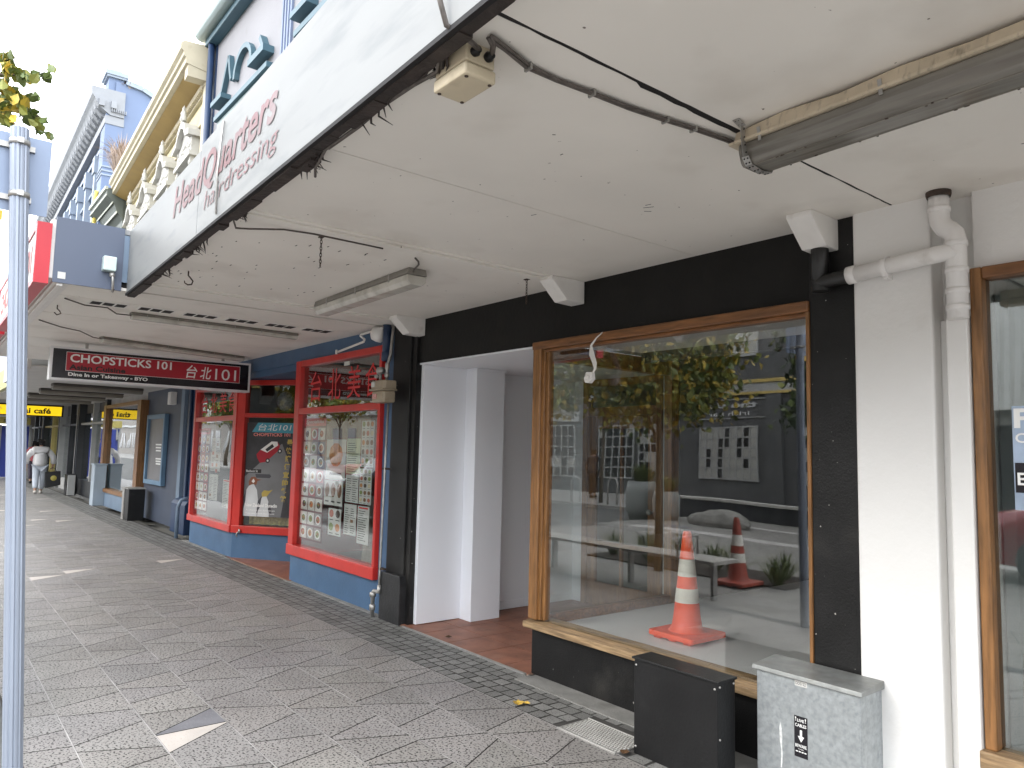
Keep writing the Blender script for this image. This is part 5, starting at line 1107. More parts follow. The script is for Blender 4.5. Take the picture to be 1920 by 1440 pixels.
b = MB(); pts = [(-23.3 + .0, YW - .14, 8.6), (-23.45, YW - .14, 8.4), (-23.3, YW - .14, 8.15), (-23.5, YW - .14, 7.9), (-23.3, YW - .14, 7.6), (-23.45, YW - .14, 7.3)]
b.tube(pts, .06, 6); b.tube([(-23.3, YW - .15, 8.3), (-23.1, YW - .15, 8.0), (-23.25, YW - .15, 7.7)], .04, 6); b.build('gilt_ornament', mat('gilt_paint', (.62, .50, .10), .5), bb)
b = MB(); b.box(-41, -39.05, YW + .1, YW + .5, 2.8, 9.5); b.box(-60, -41, YW + .1, YW + .5, 2.8, 8.0); t = thing('distant_building', 'lower building beyond the blue one, just visible past the sign pole', 'building', (-50, YW, 2.8)); b.build('wall', mat('distant_render', (.35, .37, .42), .7), t)
b = MB(); b.box(-60, -39.02, YW - .4, YW + .1, 7.7, 8.1); b.build('cornice', WHT, t)

# the terrace bends very slightly away from the kerb line
yb_.rotation_euler.z = -math.atan(.05); yb_.location.y += .20
gn.location.y += .25
bb.rotation_euler.z = -math.atan(.022); bb.location.y += .27
def blades(name, c, n, h, spread, m, label, cat, seed, w=.012, group=None, droop=.4):
    rg = random.Random(seed); b = MB()
    for k in range(n):
        a = rg.uniform(0, 6.283); r = rg.random() ** .7; hh = h * rg.uniform(.55, 1.1); dx, dy = math.cos(a), math.sin(a); ex = spread * r
        p0 = Vector(c) + Vector((dx * ex * .15, dy * ex * .15, 0)); p1 = p0 + Vector((dx * ex * .5, dy * ex * .5, hh * .6)); p2 = p0 + Vector((dx * ex * 1.1, dy * ex * 1.1, hh * (1 - droop * r)))
        s = Vector((-dy, dx, 0)) * w
        b.idx([p0 - s, p0 + s, p1 - s * .8, p1 + s * .8, p2], [(0, 1, 3, 2), (2, 3, 4)])
    o = b.build(name, m); tag(o, label, cat, group); return o
DRY = mat('dry_weed', (.38, .30, .25), .9, var=.3, vs=8); GRASS = mat('tussock_green', (.10, .13, .04), .8, var=.4, vs=8, dirt_or_sheen=(.22, .19, .07), ds=5, dth=.5)
blades('weed', (-20.3, 3.50, 8.15), 260, 1.2, .6, DRY, 'dry pinkish weed sprouting from the gutter where yellow meets blue building', 'plant', 5, w=.014)
blades('weed', (-23.05, 4.05, 11.66), 60, .3, .25, DRY, 'small brown weed tuft at the foot of the blue corner pier', 'plant', 6, w=.012)

# ============================================================ SIGN POLE
po_ = thing('sign_pole', 'fluted pale blue-grey pole leaning slightly, carrying the back of a street sign', 'sign pole', (-3.78, .43, -.1))
A = Vector((-3.782, .431, -.10)); Bq = Vector((-3.876, .257, 2.932)); dd = (Bq - A).normalized(); u = dd.cross(Vector((1, 0, 0))).normalized(); w = dd.cross(u)
b = MB(); n = 48; vs = []
for p in (A, Bq):
    for k in range(n):
        r = .0374 - (.004 if (k % 4) in (0,) else 0); vs.append(p + (u * math.cos(2 * math.pi * k / n) + w * math.sin(2 * math.pi * k / n)) * r)
b.idx(vs, [(k, (k + 1) % n, n + (k + 1) % n, n + k) for k in range(n)]); b.idx(vs[n:], [tuple(range(n))])
POLE = mat('pale_blue_grey_metal', (.29, .325, .39), .42, metal=.25, var=.05, vs=3)
b.build('post', POLE, po_)
b = MB(); b.box(-3.944, -3.938, -.42, .390, 2.571, 2.927); b.build('sign_plate', mat('sign_back_aluminium', (.22, .27, .37), .45, metal=.2, var=.04), po_, bevel=.0)
for z in (2.628, 2.866):
    b = MB(); b.box(-3.938, -3.922, -.38, .325, z - .012, z + .012); b.build('sign_rail', METAL, po_)
    b = MB(); c = A.lerp(Bq, (z + .10) / 3.032); b.lathe(c, [(.038, -.012), (.041, -.012), (.041, .012), (.038, .012)], 24); b.box(c.x + .03, c.x + .055, c.y - .012, c.y + .012, z - .012, z + .012); b.build('clamp', METAL, po_)
b = MB(); b.box(-3.944, -3.938, -.42, .224, 2.522, 2.566); b.build('lower_plate', mat('orange_plate', (.75, .42, .03), .5), po_)

# ============================================================ TREES
LEAFT = [mat('leaf_green', (.085, .12, .02), .55, var=.35, vs=12), mat('leaf_olive', (.18, .19, .028), .55, var=.3, vs=12), mat('leaf_yellow', (.42, .30, .03), .55, var=.3, vs=12)]
BARK = mat('tree_bark', (.12, .095, .07), .9, var=.3, vs=10, bump=.6, bs=30, stretch=(1, 1, .2))
def leaf(b, c, s, rg, m):
    n = Vector((rg.gauss(0, 1), rg.gauss(0, 1), rg.gauss(0, .8) + .3)).normalized(); u = n.cross(Vector((rg.gauss(0, 1), rg.gauss(0, 1), -1.2))).normalized(); v = n.cross(u)
    c = Vector(c); p = [(0, -.5, 0), (.36, -.22, .10), (.38, .10, .12), (0, .62, -.06), (-.38, .10, .12), (-.36, -.22, .10), (0, 0, 0)]
    b.idx([c + (u * x + v * y + n * z) * s for x, y, z in p], [(6, 0, 1), (6, 1, 2), (6, 2, 3), (6, 3, 4), (6, 4, 5), (6, 5, 0)], m)
def tree(label, base, H, R_, n, s, seed, mats=LEAFT, wts=(4, 5, 3), keep=None, extra=(), trunk_r=.07, lean=(0, 0), z0=.35, group=None):
    rg = random.Random(seed); t = thing('tree', label, 'tree', base, group)
    bx, by, bz = base; top = Vector((bx + lean[0], by + lean[1], bz + H * .62))
    b = MB(); b.tube([(bx, by, bz - .1), (bx + lean[0] * .3, by + lean[1] * .3, bz + H * .25), tuple(top)], [trunk_r, trunk_r * .75, trunk_r * .45], 10)
    cl = []
    for k in range(16):
        a = k * 2.4 + rg.uniform(-.3, .3); f = rg.uniform(.3, 1); st = Vector((bx, by, bz)).lerp(top, rg.uniform(.5, .95)); e = Vector((top.x + R_ * f * math.cos(a), top.y + R_ * f * math.sin(a), bz + H * (z0 + (1 - z0) * rg.uniform(.15, .95))))
        m_ = st.lerp(e, .5) + Vector((0, 0, .15)); b.tube([st, m_, e], [trunk_r * .35, trunk_r * .22, trunk_r * .08], 6, caps=False); cl += [(e, .30 * R_), (m_, .26 * R_), (st.lerp(e, .75), .26 * R_)]
    for e, st in extra: b.tube([top.lerp(Vector(st), .0), Vector(st), Vector(e)], [.02, .012, .005], 6, caps=False)
    b.build('trunk', BARK, t)
    f = MB()
    for k in range(n):
        c, r = rg.choice(cl); p = Vector((rg.gauss(0, 1), rg.gauss(0, 1), rg.gauss(0, .75))) * r * .62 + c
        if keep and not keep(p): continue
        f_m = rg.choices((0, 1, 2), wts)[0]; leaf(f, p, s * rg.uniform(.7, 1.25), rg, f_m)
    return t, f
pxp = lambda px, py, x=-5.8: (x, (.235 + .0028 * px) * x / -5.5, 1.55 + (4.27 - .0032 * py + .0009 * px - 1.55) * x / -5.5)
t, f = tree('street tree with yellowing leaves whose outer twigs enter at the top left', (-6.65, -.95, -.05), 4.5, 1.75, 5600, .10, 4, z0=.42, keep=lambda p: p.y < .035 * -p.x and p.x < -5.75, extra=[(pxp(70, 140), (-6.1, -.3, 3.9)), (pxp(80, 225), (-6.0, -.25, 3.75)), (pxp(30, 190), (-6.2, -.3, 3.7))])
rg = random.Random(14)
for px, py, n, sp_, w_ in ((8, 105, 22, 11, (1, 2, 3)), (22, 128, 30, 13, (2, 3, 1)), (42, 145, 26, 11, (3, 3, 1)), (68, 142, 12, 8, (4, 2, 0)), (88, 140, 9, 7, (4, 1, 0)), (10, 165, 22, 12, (2, 3, 2)), (28, 185, 26, 12, (2, 4, 2)), (45, 200, 26, 12, (2, 3, 3)), (60, 218, 22, 10, (3, 3, 2)), (72, 235, 16, 9, (2, 3, 2)), (84, 250, 10, 7, (3, 2, 1)), (12, 212, 22, 12, (2, 3, 3)), (22, 232, 14, 9, (3, 2, 1)), (105, 268, 5, 4, (4, 1, 0)), (4, 190, 14, 8, (2, 3, 2)), (97, 125, 2, 2, (4, 1, 0)), (68, 188, 4, 4, (4, 1, 0)), (90, 235, 4, 4, (4, 1, 0))):
    for k in range(n):
        p = pxp(px + rg.gauss(0, sp_ * .55), py + rg.gauss(0, sp_ * .55), -5.8 + rg.uniform(-.25, .25)); leaf(f, p, rg.uniform(.055, .085), rg, rg.choices((0, 1, 2), w_)[0])
f.build('foliage', LEAFT, t)
tree_b = tree('dark bushy tree in the square, reflected at the right of the display window', (-7.75, -7.6, -.01), 5.2, 1.3, 5200, .13, 8, mats=None, wts=(6, 2, 0), lean=(.1, .1), z0=.22, trunk_r=.06); tree_b[1].build('foliage', [mat('leaf_dark', (.035, .055, .02), .6, var=.4), LEAFT[0], LEAFT[1]], tree_b[0])
tree_c = tree('yellow-leaved tree at the right side of the square', (-8.6, -11.5, -.01), 5.6, 1.3, 3200, .14, 9, wts=(1, 3, 4), z0=.3); tree_c[1].build('foliage', LEAFT, tree_c[0])
tree_d = tree('broad tree by the roadside beyond the square', (-16.5, -9.9, -.01), 6.5, 2.2, 4200, .17, 10, wts=(3, 4, 2)); tree_d[1].build('foliage', LEAFT, tree_d[0])
tree_e = tree('tall tree on the far pavement up the street', (-27, -9.8, -.01), 7.5, 2.4, 4200, .19, 13, wts=(4, 3, 2)); tree_e[1].build('foliage', LEAFT, tree_e[0])
GRP = 'grass tussocks along the planting bed'
for k, (x, y, h) in enumerate(((-8.0, -1.5, .45), (-7.5, -1.7, .5), (-7.1, -1.35, .42), (-6.9, -1.8, .5), (-6.2, -1.6, .45), (-5.7, -1.3, .5), (-5.3, -1.75, .42), (-5.1, -1.25, .4))):
    blades('grass_tussock', (x, y, .0), 90, h, .35, GRASS, 'grass tussock in the bed, %s' % ('first from the street tree', 'second from the street tree', 'third from the street tree', 'fourth from the street tree', 'fifth, mid-bed', 'sixth, near the outdoor cone', 'seventh, near the outdoor cone', 'last, by the outdoor cone')[k], 'plant', 30 + k, w=.007, group=GRP)
# ============================================================ ACROSS THE STREET (seen in the windows)
SLAT = mat('pale_bench_slat', (.50, .48, .44), .6, var=.1, vs=6)
bn = thing('bench', 'long low bench with pale slatted top on the kerb of the square', 'bench', (-6.9, .1, -.1))
b = MB()
for k in range(9): b.box(-9.4, -4.85, -.12 + k * .048, -.085 + k * .048, .385, .42)
b.build('seat', SLAT, bn)
for x in (-9.2, -7.6, -6.2, -5.0):
    b = MB(); b.box(x - .02, x + .02, .06, .13, -.11, .383); b.build('leg', METAL, bn)
b = MB(); b.tube([(-5.35, .28, .42), (-5.35, .28, .62), (-5.35, -.08, .62), (-5.35, -.08, .42)], .014, 8); b.build('armrest', METAL, bn)
lw = thing('low_wall', 'long low dark wall with a pale coping beyond the square', 'wall', (-11.5, -9.1, -.01))
b = MB(); b.box(-14.5, -8.6, -9.2, -8.95, -.1, .38); b.build('wall', CHAR, lw); b = MB(); b.box(-14.55, -8.55, -9.25, -8.9, .38, .44); b.build('coping', SLAT, lw)
rk = MB(); rg = random.Random(6); bmr = bmesh.new(); bmesh.ops.create_icosphere(bmr, subdivisions=3, radius=1)
rv = [(-9.9 + v.co.x * .75 * (1 + .12 * math.sin(v.co.y * 5)), -6.9 + v.co.y * .45, .08 + v.co.z * .26 * (1 + .2 * math.sin(v.co.x * 4 + v.co.y * 3) + rg.uniform(-.14, .14))) for v in bmr.verts]; rk.idx(rv, [tuple(v.index for v in fc.verts) for fc in bmr.faces]); bmr.free()
tag(rk.build('boulder', mat('grey_boulder', (.22, .21, .19), .9, var=.3, vs=5, bump=.6, bs=12)), 'grey boulder lying in the square before the dark tree', 'rock')
CPOT = mat('concrete_planter', (.26, .27, .26), .7, var=.08)
for k, (x, y, s, lb) in enumerate(((-12.4, -7.2, 1.0, 'larger concrete planter with a spiky plant in the square'), (-11.5, -7.0, .8, 'smaller concrete planter right of the larger one'))):
    t = thing('planter', lb, 'planter', (x, y, -.1), 'planters in the square'); b = MB(); b.lathe((x, y, -.1), [(0, 0), (.30 * s, 0), (.40 * s, .3 * s), (.42 * s, .7 * s), (.36 * s, .95 * s), (.32 * s, .95 * s), (.34 * s, .85 * s), (0, .85 * s)], 24); b.build('pot', CPOT, t)
    blades('spiky_plant', (x, y, .75 * s), 130, .65 * s, .6 * s, GRASS, 'spiky green plant growing in the %s concrete planter' % ('larger', 'smaller')[k], 'plant', 50 + k, w=.02)
for k, x in enumerate((-19.3, -17.6, -15.9)):
    b = MB(); b.tube([(x, -9.6, -.05), (x, -9.6, .6)] + [(x + .2 - .2 * math.cos(a), -9.6, .6 + .2 * math.sin(a)) for a in (.4, .8, 1.2, 1.57, 1.95, 2.35, 2.75)] + [(x + .4, -9.6, .6), (x + .4, -9.6, -.05)], .03, 8); tag(b.build('bike_rack', METAL), ('farthest left', 'middle', 'nearest the square')[k] + ' steel hoop bike rack on the far pavement', 'bike rack', 'bike racks')

YO = -14.2
def mirror_tex(s, x, z, w, h, m, parent, y=YO + .03, **k): return text(s, (x, y, z), (-w, 0, 0), (0, 0, h), m, parent, 'sign_lettering', **k)
bg = thing('bar_building', 'dark grey bar building with a yellow band and small-paned windows across the street', 'building', (-17.5, YO, 0))
DG = mat('dark_grey_render', (.085, .086, .088), .6, var=.12, vs=1); BAND = mat('yellow_band', (.50, .37, .12), .6)
b = MB(); b.box(-27, -9.3, YO - 6, YO, -.05, 7.2); b.build('wall', DG, bg)
b = MB(); b.box(-27, -9.3, YO, YO + .10, 3.98, 4.08); b.box(-27, -9.3, YO, YO + .10, 3.62, 3.70); b.build('band', BAND, bg)
b = MB(); b.box(-27, -9.3, YO, YO + .05, 3.70, 3.98); b.build('dentil_band', PALEG, bg); b = MB(); b.box(-27, -9.3, YO, YO + .2, 7.1, 7.4); b.build('cornice', BAND, bg)
for x in (-26.5, -21.6, -17.3, -13.0, -9.6): b = MB(); b.box(x - .25, x + .25, YO, YO + .12, 0, 3.6); b.build('pilaster', DG, bg)
WPANE = mat('pale_pane', (.42, .41, .38), .3, var=.1); DPANE = mat('dark_pane', (.03, .03, .032), .2)
def panes(x0, x1, z0, z1, nx, nz, seed, pale=.75, frame=PALEG):
    b = MB(); rg = random.Random(seed); w, h = (x1 - x0) / nx, (z1 - z0) / nz
    for i in range(nx):
        for j in range(nz): b.box(x0 + i * w + .03, x0 + (i + 1) * w - .03, YO + .01, YO + .03, z0 + j * h + .03, z0 + (j + 1) * h - .03, 0 if rg.random() < pale else 1)
    win = b.build('window', [WPANE, DPANE], bg); b = MB()
    for i in range(nx + 1): b.box(x0 + i * w - .025, x0 + i * w + .025, YO, YO + .06, z0 - .03, z1 + .03)
    for j in range(nz + 1): b.box(x0, x1, YO, YO + .055, z0 + j * h - .025, z0 + j * h + .025)
    b.build('frame', frame, win)
panes(-15.9, -13.6, .75, 2.55, 9, 5, 4, .78)
panes(-24.6, -22.3, .6, 2.7, 6, 5, 5, .12); panes(-20.9, -19.0, .6, 2.7, 5, 5, 6, .12); panes(-18.7, -17.8, .9, 2.7, 3, 5, 7, .15); panes(-12.2, -10.4, .75, 2.55, 6, 5, 8, .4)
for x in (-25.3, -23.2, -19.8, -16.2, -14.2, -11.2):
    b = MB(); b.box(x - .55, x + .55, YO + .005, YO + .02, 4.9, 6.9); win = b.build('window', WPANE if x in (-14.2,) else DPANE, bg); b = MB(); rings_frame(b, x - .62, x + .62, 4.82, 6.98, YO, YO + .06, .07, .07, .08, .08); b.box(x - .55, x + .55, YO, YO + .05, 5.85, 5.93); b.build('frame', PALEG, win)
b = MB(); rings_frame(b, -16.6, -12.9, 2.85, 3.5, YO, YO + .05, .03, .03, .03, .03); b.build('sign_border', PALEG, bg)
mirror_tex('the Bog', -13.6, 3.15, 2.4, .26, mat('sign_silver', (.5, .5, .5), .5), bg, bold=.04); mirror_tex('irish bar', -13.9, 2.95, 1.7, .14, INKW, bg)
b = MB(); b.prism([(-24.9, 2.85), (-22.0, 2.85), (-22.0, 3.3), (-22.4, 3.5), (-24.5, 3.5), (-24.9, 3.3)], 'y', YO, YO + .05); b.build('arched_signboard', PALEG, bg); b = MB(); b.box(-24.6, -22.3, YO + .05, YO + .06, 3.0, 3.3); b.build('signboard_face', mat('faded_sign_face', (.30, .28, .24), .6, var=.4, vs=5), bg)
wb_ = thing('corrugated_building', 'white corrugated warehouse across the street, reflected in the right-hand window', 'building', (-2, YO, 0))
b = MB(); vs = []; n = 150
for i in range(n + 1): x = -9.2 + i * .12; y = YO + (.05 if i % 2 else 0); vs += [(x, y, 2.9), (x, y, 6.2)]
b.idx(vs, [(2 * i, 2 * i + 2, 2 * i + 3, 2 * i + 1) for i in range(n)]); b.box(-9.2, 9, YO - 5, YO - .01, 2.9, 6.2); b.build('upper_cladding', mat('white_corrugated', (.58, .58, .56), .5, var=.08), wb_)
b = MB(); b.box(-9.2, 9, YO - 5, YO - .3, 0, 2.9); b.build('lower_wall', CONCRETE, wb_); b = MB(); b.box(-7.5, -4.5, YO - .3, YO - .25, 0, 2.5); b.box(-3.5, -.5, YO - .3, YO - .25, 0, 2.5); b.build('roller_door', DPANE, wb_)
for x0, x1, h, c, lb in ((-140, -56.1, 11, (.24, .22, .20), 'long grey-brown terrace at the far end of the opposite side'), (-40, -27.1, 6.5, (.32, .30, .27), 'stone-coloured building across the street left of the bar'), (-56, -40.1, 7, (.42, .38, .30), 'cream building farther up the far side of the street'), (9.1, 30, 6, (.30, .22, .18), 'brick building across the street to the right')):
    t = thing('far_side_building', lb, 'building', ((x0 + x1) / 2, YO, 0)); b = MB(); b.box(x0, x1, YO - 6, YO, -.05, h); b.build('wall', mat('render_%d' % int(abs(x0)), c, .8, var=.1), t)
    x = x0 + 1.2
    while x < x1 - 1:
        for z in (.8, 4.6):
            b = MB(); b.box(x, x + 1.2, YO + .002, YO + .03, z, z + 2); b.build('window', DPANE, t)
        x += 2.4
    b = MB(); b.box(x0, x1, YO, YO + .25, h - .3, h + .1); b.box(x0, x1, YO, YO + .15, 3.5, 3.75); b.build('cornice', PALEG, t)

for k, (x, y) in enumerate(((-36, -10.2), (-44, -9.9), (-54, -10.3), (-66, -10))):
    copy_thing(tree_e[0], (x, y, -.01), ('first', 'second', 'third', 'last')[k] + ' street tree on the far pavement beyond the tall one, up the street', rz=k * 1.7)
# ---- cars
def car(label, loc, rz, col, group='parked cars'):
    t = thing('parked_car', label, 'car', (0, 0, 0), group)
    paint = mat('car_paint_%d%d%d' % tuple(int(c * 100) for c in col), col, .25, metal=.2, var=.02, coat=.6)
    st = [(-2.15, .35, .55, .55, .62), (-2.08, .28, .78, .80, .72), (-1.7, .22, .88, .92, .82), (-1.2, .22, .93, 1.02, .86), (-.75, .22, .96, 1.38, .87), (-.2, .22, .96, 1.46, .87), (.45, .22, .95, 1.44, .87), (1.05, .22, .95, 1.22, .86), (1.45, .22, .93, .97, .85), (1.95, .24, .86, .88, .80), (2.12, .32, .66, .66, .68)]
    b = MB(); vs = []
    for x, zb, zt, zr, hw in st:
        cab_ = zr > zt + .06; rw = hw * (.70 if cab_ else .86)
        vs += [(x, -hw * .94, zb), (x, -hw, (zb + zt) / 2), (x, -hw * .97, zt), (x, -rw, zr), (x, 0, zr + (.03 if cab_ else .015)), (x, rw, zr), (x, hw * .97, zt), (x, hw, (zb + zt) / 2), (x, hw * .94, zb)]
    fb = []; fg = []
    for i in range(len(st) - 1):
        for k in range(8):
            f = (i * 9 + k, (i + 1) * 9 + k, (i + 1) * 9 + k + 1, i * 9 + k + 1)
            side = k in (2, 5) and 3 <= i <= 7
            ws_ = k in (3, 4) and i in (3, 6, 7)
            (fg if side or ws_ else fb).append(f)
    b.idx(vs, fb, 0, True); b.idx(vs, fg, 1, True); b.idx(vs[:9], [tuple(range(9))], 0); b.idx(vs[-9:], [tuple(range(9))], 0); b.build('body', [paint, mat('car_glass', (.015, .017, .02), .08, var=.1)], t)
    for x in (-1.35, 1.32):
        for s in (-1, 1):
            w_ = MB(); w_.lathe((x, s * .80, .31), [(0, -.08), (.25, -.09), (.31, -.07), (.31, .07), (.25, .09), (0, .08)], 20, axis=(0, 1, 0)); wo_ = w_.build('wheel', mat('tyre_rubber', (.015, .015, .015), .8), t)
            w_ = MB(); w_.lathe((x, s * .885, .31), [(0, .0), (.17, .0), (.20, -.02)], 14, axis=(0, s, 0)); w_.build('rim', METAL, wo_)
    for s in (-1, 1):
        w_ = MB(); w_.box(2.02, 2.10, s * .62 - .14, s * .62 + .14, .60, .72); w_.build('headlight', mat('headlight', (.7, .7, .7), .2), t); w_ = MB(); w_.box(-2.13, -2.05, s * .62 - .12, s * .62 + .12, .62, .78); w_.build('tail_light', mat('tail_light', (.4, .02, .02), .3), t)
    w_ = MB(); w_.box(.72, .86, -.97, -.87, .92, 1.04); w_.build('wing_mirror', paint, t); w_ = MB(); w_.box(.72, .86, .87, .97, .92, 1.04); w_.build('wing_mirror', paint, t)
    t.location = loc; t.rotation_euler = (0, 0, rz); return t
c0 = car('black car parked at the kerb opposite the restaurant', (-14.3, -1.5, -.11), R(180), (.02, .02, .022))
car('white car parked up the street on the far side', (-24.5, -7.9, -.11), R(0), (.70, .70, .70)); car('red car parked ahead of the white one on the far side', (-30, -7.9, -.11), 0, (.30, .03, .04)); car('silver car farthest up the far side', (-36, -7.9, -.11), 0, (.45, .46, .48))
car('dark red car standing in the square, reflected in the right window', (-1.7, -4.6, -.01), R(180), (.25, .02, .03)); car('silver car parked at the kerb up the street', (-21, -1.6, -.11), R(180), (.5, .5, .5))

# ============================================================ PEOPLE
def skin(name, pts, edges, m, parent, sub=2, xf=None, root=0):
    me = bpy.data.meshes.new(name); o0 = ORIGIN.get(parent, (0, 0, 0))
    me.from_pydata([tuple((xf @ Vector(p[:3]) if xf else Vector(p[:3])) - Vector(o0)) for p in pts], edges, [])
    ob = bpy.data.objects.new(name, me); COL.objects.link(ob)
    ob.modifiers.new('skin', 'SKIN'); s_ = ob.modifiers.new('sub', 'SUBSURF'); s_.levels = s_.render_levels = sub
    for i, p in enumerate(pts):
        r = p[3] if isinstance(p[3], (tuple, list)) else (p[3], p[3]); me.skin_vertices[0].data[i].radius = r; me.skin_vertices[0].data[i].use_root = (i == root)
    em = bpy.data.meshes.new_from_object(ob.evaluated_get(bpy.context.evaluated_depsgraph_get()))
    bpy.data.objects.remove(ob); bpy.data.meshes.remove(me); em.name = name; em.materials.clear(); em.materials.append(m)
    for p in em.polygons: p.use_smooth = True
    o2 = bpy.data.objects.new(name, em); COL.objects.link(o2); o2.parent = parent; ORIGIN[o2] = o0
    return o2
SKINM = mat('skin', (.45, .27, .19), .55, var=.05); HAIR = mat('black_hair', (.012, .010, .010), .5, var=.3, vs=40, bump=.6, bs=60)
def person(label, loc, face, H, jacket, trousers, shoes, stride=.22, puffer=True, arm_out=.10, bag=None, hair=HAIR, group=None):
    """figure looking along local +y, stepping; local z up; height H"""
    s = H / 1.70; t = thing('person', label, 'person', loc, group)
    xf = Matrix.Translation(Vector(loc)) @ Matrix.Rotation(face, 4, 'Z') @ Matrix.Scale(s, 4)
    S = stride
    P = [(0, 0, .93, (.15, .11)), (0, .01, 1.10, (.13, .095)), (0, .02, 1.28, (.155, .105)), (0, .02, 1.42, (.12, .08)), (0, .03, 1.48, .055), (0, .05, 1.54, .052), (0, .065, 1.60, (.078, .092)), (0, .06, 1.66, (.07, .085)),
         (.20, .02, 1.38, .055), (.26 + arm_out, -.04, 1.12, .044), (.27 + arm_out, .05, .90, .034), (.27 + arm_out, .09, .82, .028),
         (-.20, .02, 1.38, .055), (-.26 - arm_out, .04, 1.12, .044), (-.27 - arm_out, .0, .88, .034), (-.26 - arm_out, .0, .80, .028),
         (.09, .0, .88, .095), (.10, S * .55, .50, .062), (.10, S, .10, .040), (.10, S + .10, .03, .032),
         (-.09, .0, .88, .095), (-.09, -S * .35, .50, .062), (-.09, -S, .14, .040), (-.09, -S + .08, .035, .032)]
    E_ = [(0, 1), (1, 2), (2, 3), (3, 4), (4, 5), (5, 6), (6, 7), (3, 8), (8, 9), (9, 10), (10, 11), (3, 12), (12, 13), (13, 14), (14, 15), (0, 16), (16, 17), (17, 18), (18, 19), (0, 20), (20, 21), (21, 22), (22, 23)]
    skin('body', P, E_, SKINM, t, 2, xf)
    hd = [(0, .055, 1.60, (.088, .098)), (0, .045, 1.67, (.084, .092)), (0, .0, 1.58, (.07, .05)), (0, -.02, 1.52, (.055, .03))]
    skin('hair', hd, [(0, 1), (0, 2), (2, 3)], hair, t, 2, xf)
    pf = 1.0 if puffer else .72
    J = [(0, 0, .84, (.26 * pf, .19 * pf)), (0, .0, .97, (.275 * pf, .20 * pf)), (0, .01, 1.12, (.26 * pf, .19 * pf)), (0, .02, 1.28, (.24 * pf, .18 * pf)), (0, .02, 1.41, (.19 * pf, .14 * pf)), (0, .03, 1.50, (.10, .09)),
         (.20, .02, 1.37, .095 * pf), (.27 + arm_out, -.03, 1.14, .085 * pf), (.28 + arm_out, .05, .93, .075 * pf), (-.20, .02, 1.37, .095 * pf), (-.27 - arm_out, .04, 1.14, .085 * pf), (-.28 - arm_out, .0, .91, .075 * pf)]
    jo = skin('jacket', J, [(0, 1), (1, 2), (2, 3), (3, 4), (4, 5), (4, 6), (6, 7), (7, 8), (4, 9), (9, 10), (10, 11)], jacket, t, 3, xf)
    if puffer:
        inv = xf.inverted(); o0 = Vector(loc)
        for v in jo.data.vertices:
            q = inv @ (v.co + o0); k = math.sin(q.z * 2 * math.pi / .082); c = Vector((0 if abs(q.x) < .26 else math.copysign(.3, q.x), .01, q.z)); dr = (q - c); dr.z = 0
            if dr.length > 1e-4: q = q + dr.normalized() * .013 * (abs(k) ** .5 - .6)
            v.co = xf @ q - o0
    T = [(0, 0, .92, (.17, .14)), (.09, .0, .84, .115), (.10, S * .5, .50, .088), (.10, S * .95, .12, .075), (-.09, .0, .84, .115), (-.09, -S * .3, .50, .088), (-.09, -S * .95, .16, .075)]
    skin('trousers', T, [(0, 1), (1, 2), (2, 3), (0, 4), (4, 5), (5, 6)], trousers, t, 2, xf)
    for x, y, z in ((.10, S, .045), (-.09, -S, .06)): skin('shoe', [(x, y - .06, z + .01, .062), (x, y + .05, z, .055), (x, y + .17, z - .008, .042)], [(0, 1), (1, 2)], shoes, t, 1, xf)
    for sx, w_ in ((1, 11), (-1, 15)):
        px_, py_, pz_ = P[w_][:3]
        fp = [(px_, py_, pz_, .024)]; fe = []
        for k in range(4): a = (k - 1.5) * .018; n0 = len(fp); fp += [(px_, py_ + a, pz_ - .05, .010), (px_ - sx * .008, py_ + a * 1.1, pz_ - .085 - .006 * (k in (1, 2)), .009)]; fe += [(0, n0), (n0, n0 + 1)]
        n0 = len(fp); fp += [(px_ - sx * .015, py_ + .035, pz_ - .03, .010), (px_ - sx * .02, py_ + .045, pz_ - .06, .009)]; fe += [(0, n0), (n0, n0 + 1)]
        skin('hand', fp, fe, SKINM, t, 1, xf)
    b = MB()
    for sx in (-.03, .03): b.lathe((sx, .155, 1.605), [(0, .008), (.008, .004), (.009, 0)], 8, axis=(0, 1, 0))
    b.build('eyes', INKK, t, xf=xf)
    b = MB(); b.prism([(.145, 1.60), (.175, 1.57), (.145, 1.565)], 'x', -.012, .012); b.box(-.025, .025, .135, .150, 1.535, 1.545); b.build('face_features', SKINM, t, xf=xf)
    return t, xf
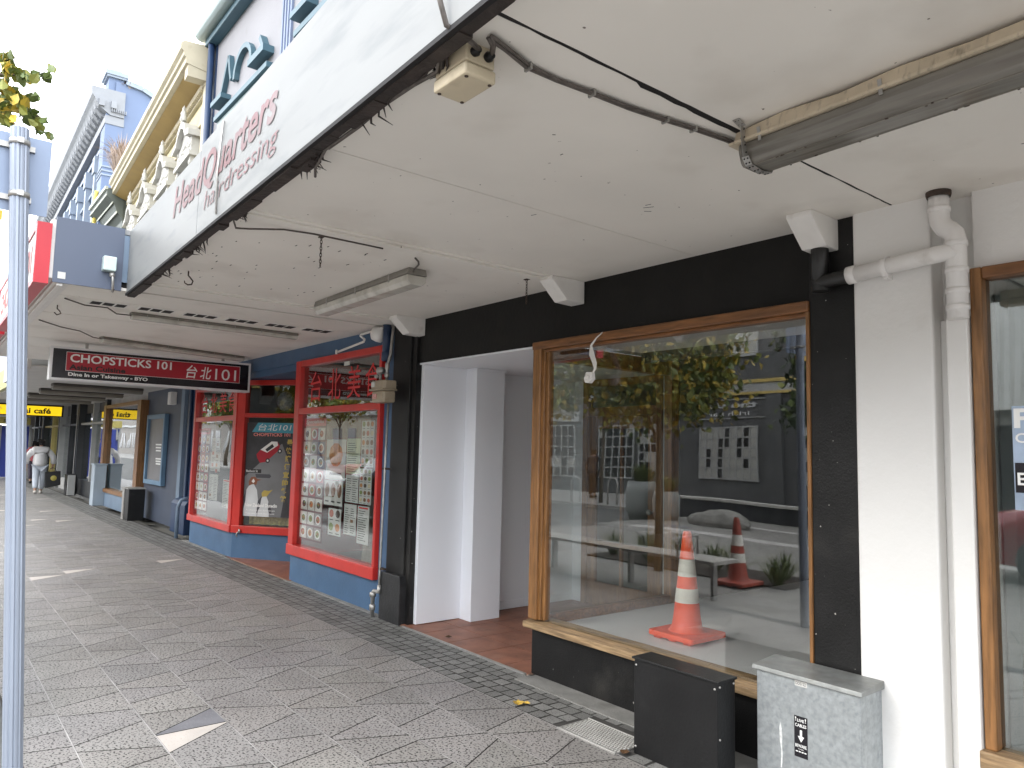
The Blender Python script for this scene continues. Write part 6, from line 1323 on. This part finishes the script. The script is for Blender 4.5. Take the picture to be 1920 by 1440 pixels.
PUFF = mat('white_puffer_fabric', (.56, .55, .55), .6, var=.05, vs=8); WTR = mat('pale_trousers', (.50, .54, .60), .7, var=.08, vs=6, bump=.4, bs=12)
pt, pxf = person('person walking away in a white puffer jacket and pale trousers, carrying a black bag', (-25.5, 2.86, 0), R(90), 1.56, PUFF, WTR, mat('pale_shoes', (.45, .42, .38), .7), stride=.16, arm_out=.09)
bgx = thing('tote_bag', 'black square tote bag with round yellow emblem held by the walking person', 'bag', (-25.45, 3.27, .2))
b = MB(); b.prism([(3.02, .16), (3.41, .25), (3.39, .66), (3.00, .62)], 'x', -25.52, -25.40); b.build('body', mat('black_bag', (.015, .015, .016), .5), bgx, bevel=.02)
b = MB(); b.lathe((-25.398, 3.22, .45), [(0, .003), (.075, .003), (.078, 0)], 20, axis=(1, 0, 0)); b.build('emblem', mat('emblem_yellow', (.45, .38, .08), .5), bgx)
b = MB(); b.tube([(-25.46, 3.10, .63), (-25.46, 3.12, .72), (-25.46, 3.17, .75), (-25.46, 3.25, .73), (-25.46, 3.29, .64)], .01, 6); b.build('handle', mat('black_bag', (.015, .015, .016)), bgx)
person('person in red and dark patterned clothes farther ahead by the shopfronts', (-31.5, 3.35, 0), R(90), 1.5, mat('red_pattern_cloth', (.35, .07, .08), .8, var=.7, vs=25), mat('dark_pattern_cloth', (.05, .04, .06), .8, var=.6, vs=30), INKK, stride=.1, puffer=False, arm_out=.02)
person('person in black standing far away, partly behind the sign pole', (-34.5, 1.93, 0), R(180), 1.66, mat('black_cloth', (.02, .02, .022), .8), mat('black_cloth', (.02, .02, .022)), PALEG, stride=.05, puffer=False, arm_out=.0)
person('person in an orange jacket across the street before the bar windows', (-20.6, -11.0, 0), R(20), 1.7, mat('orange_cloth', (.60, .12, .04), .8), mat('black_cloth', (.02, .02, .022)), INKK, stride=.05, puffer=False, arm_out=.03)
person('person in a dark coat across the street right of the orange jacket', (-18.2, -11.2, 0), R(160), 1.75, mat('dark_coat', (.04, .04, .05), .8), mat('black_cloth', (.02, .02, .022)), INKK, stride=.05, puffer=False, arm_out=.0)
bpy.context.view_layer.update()
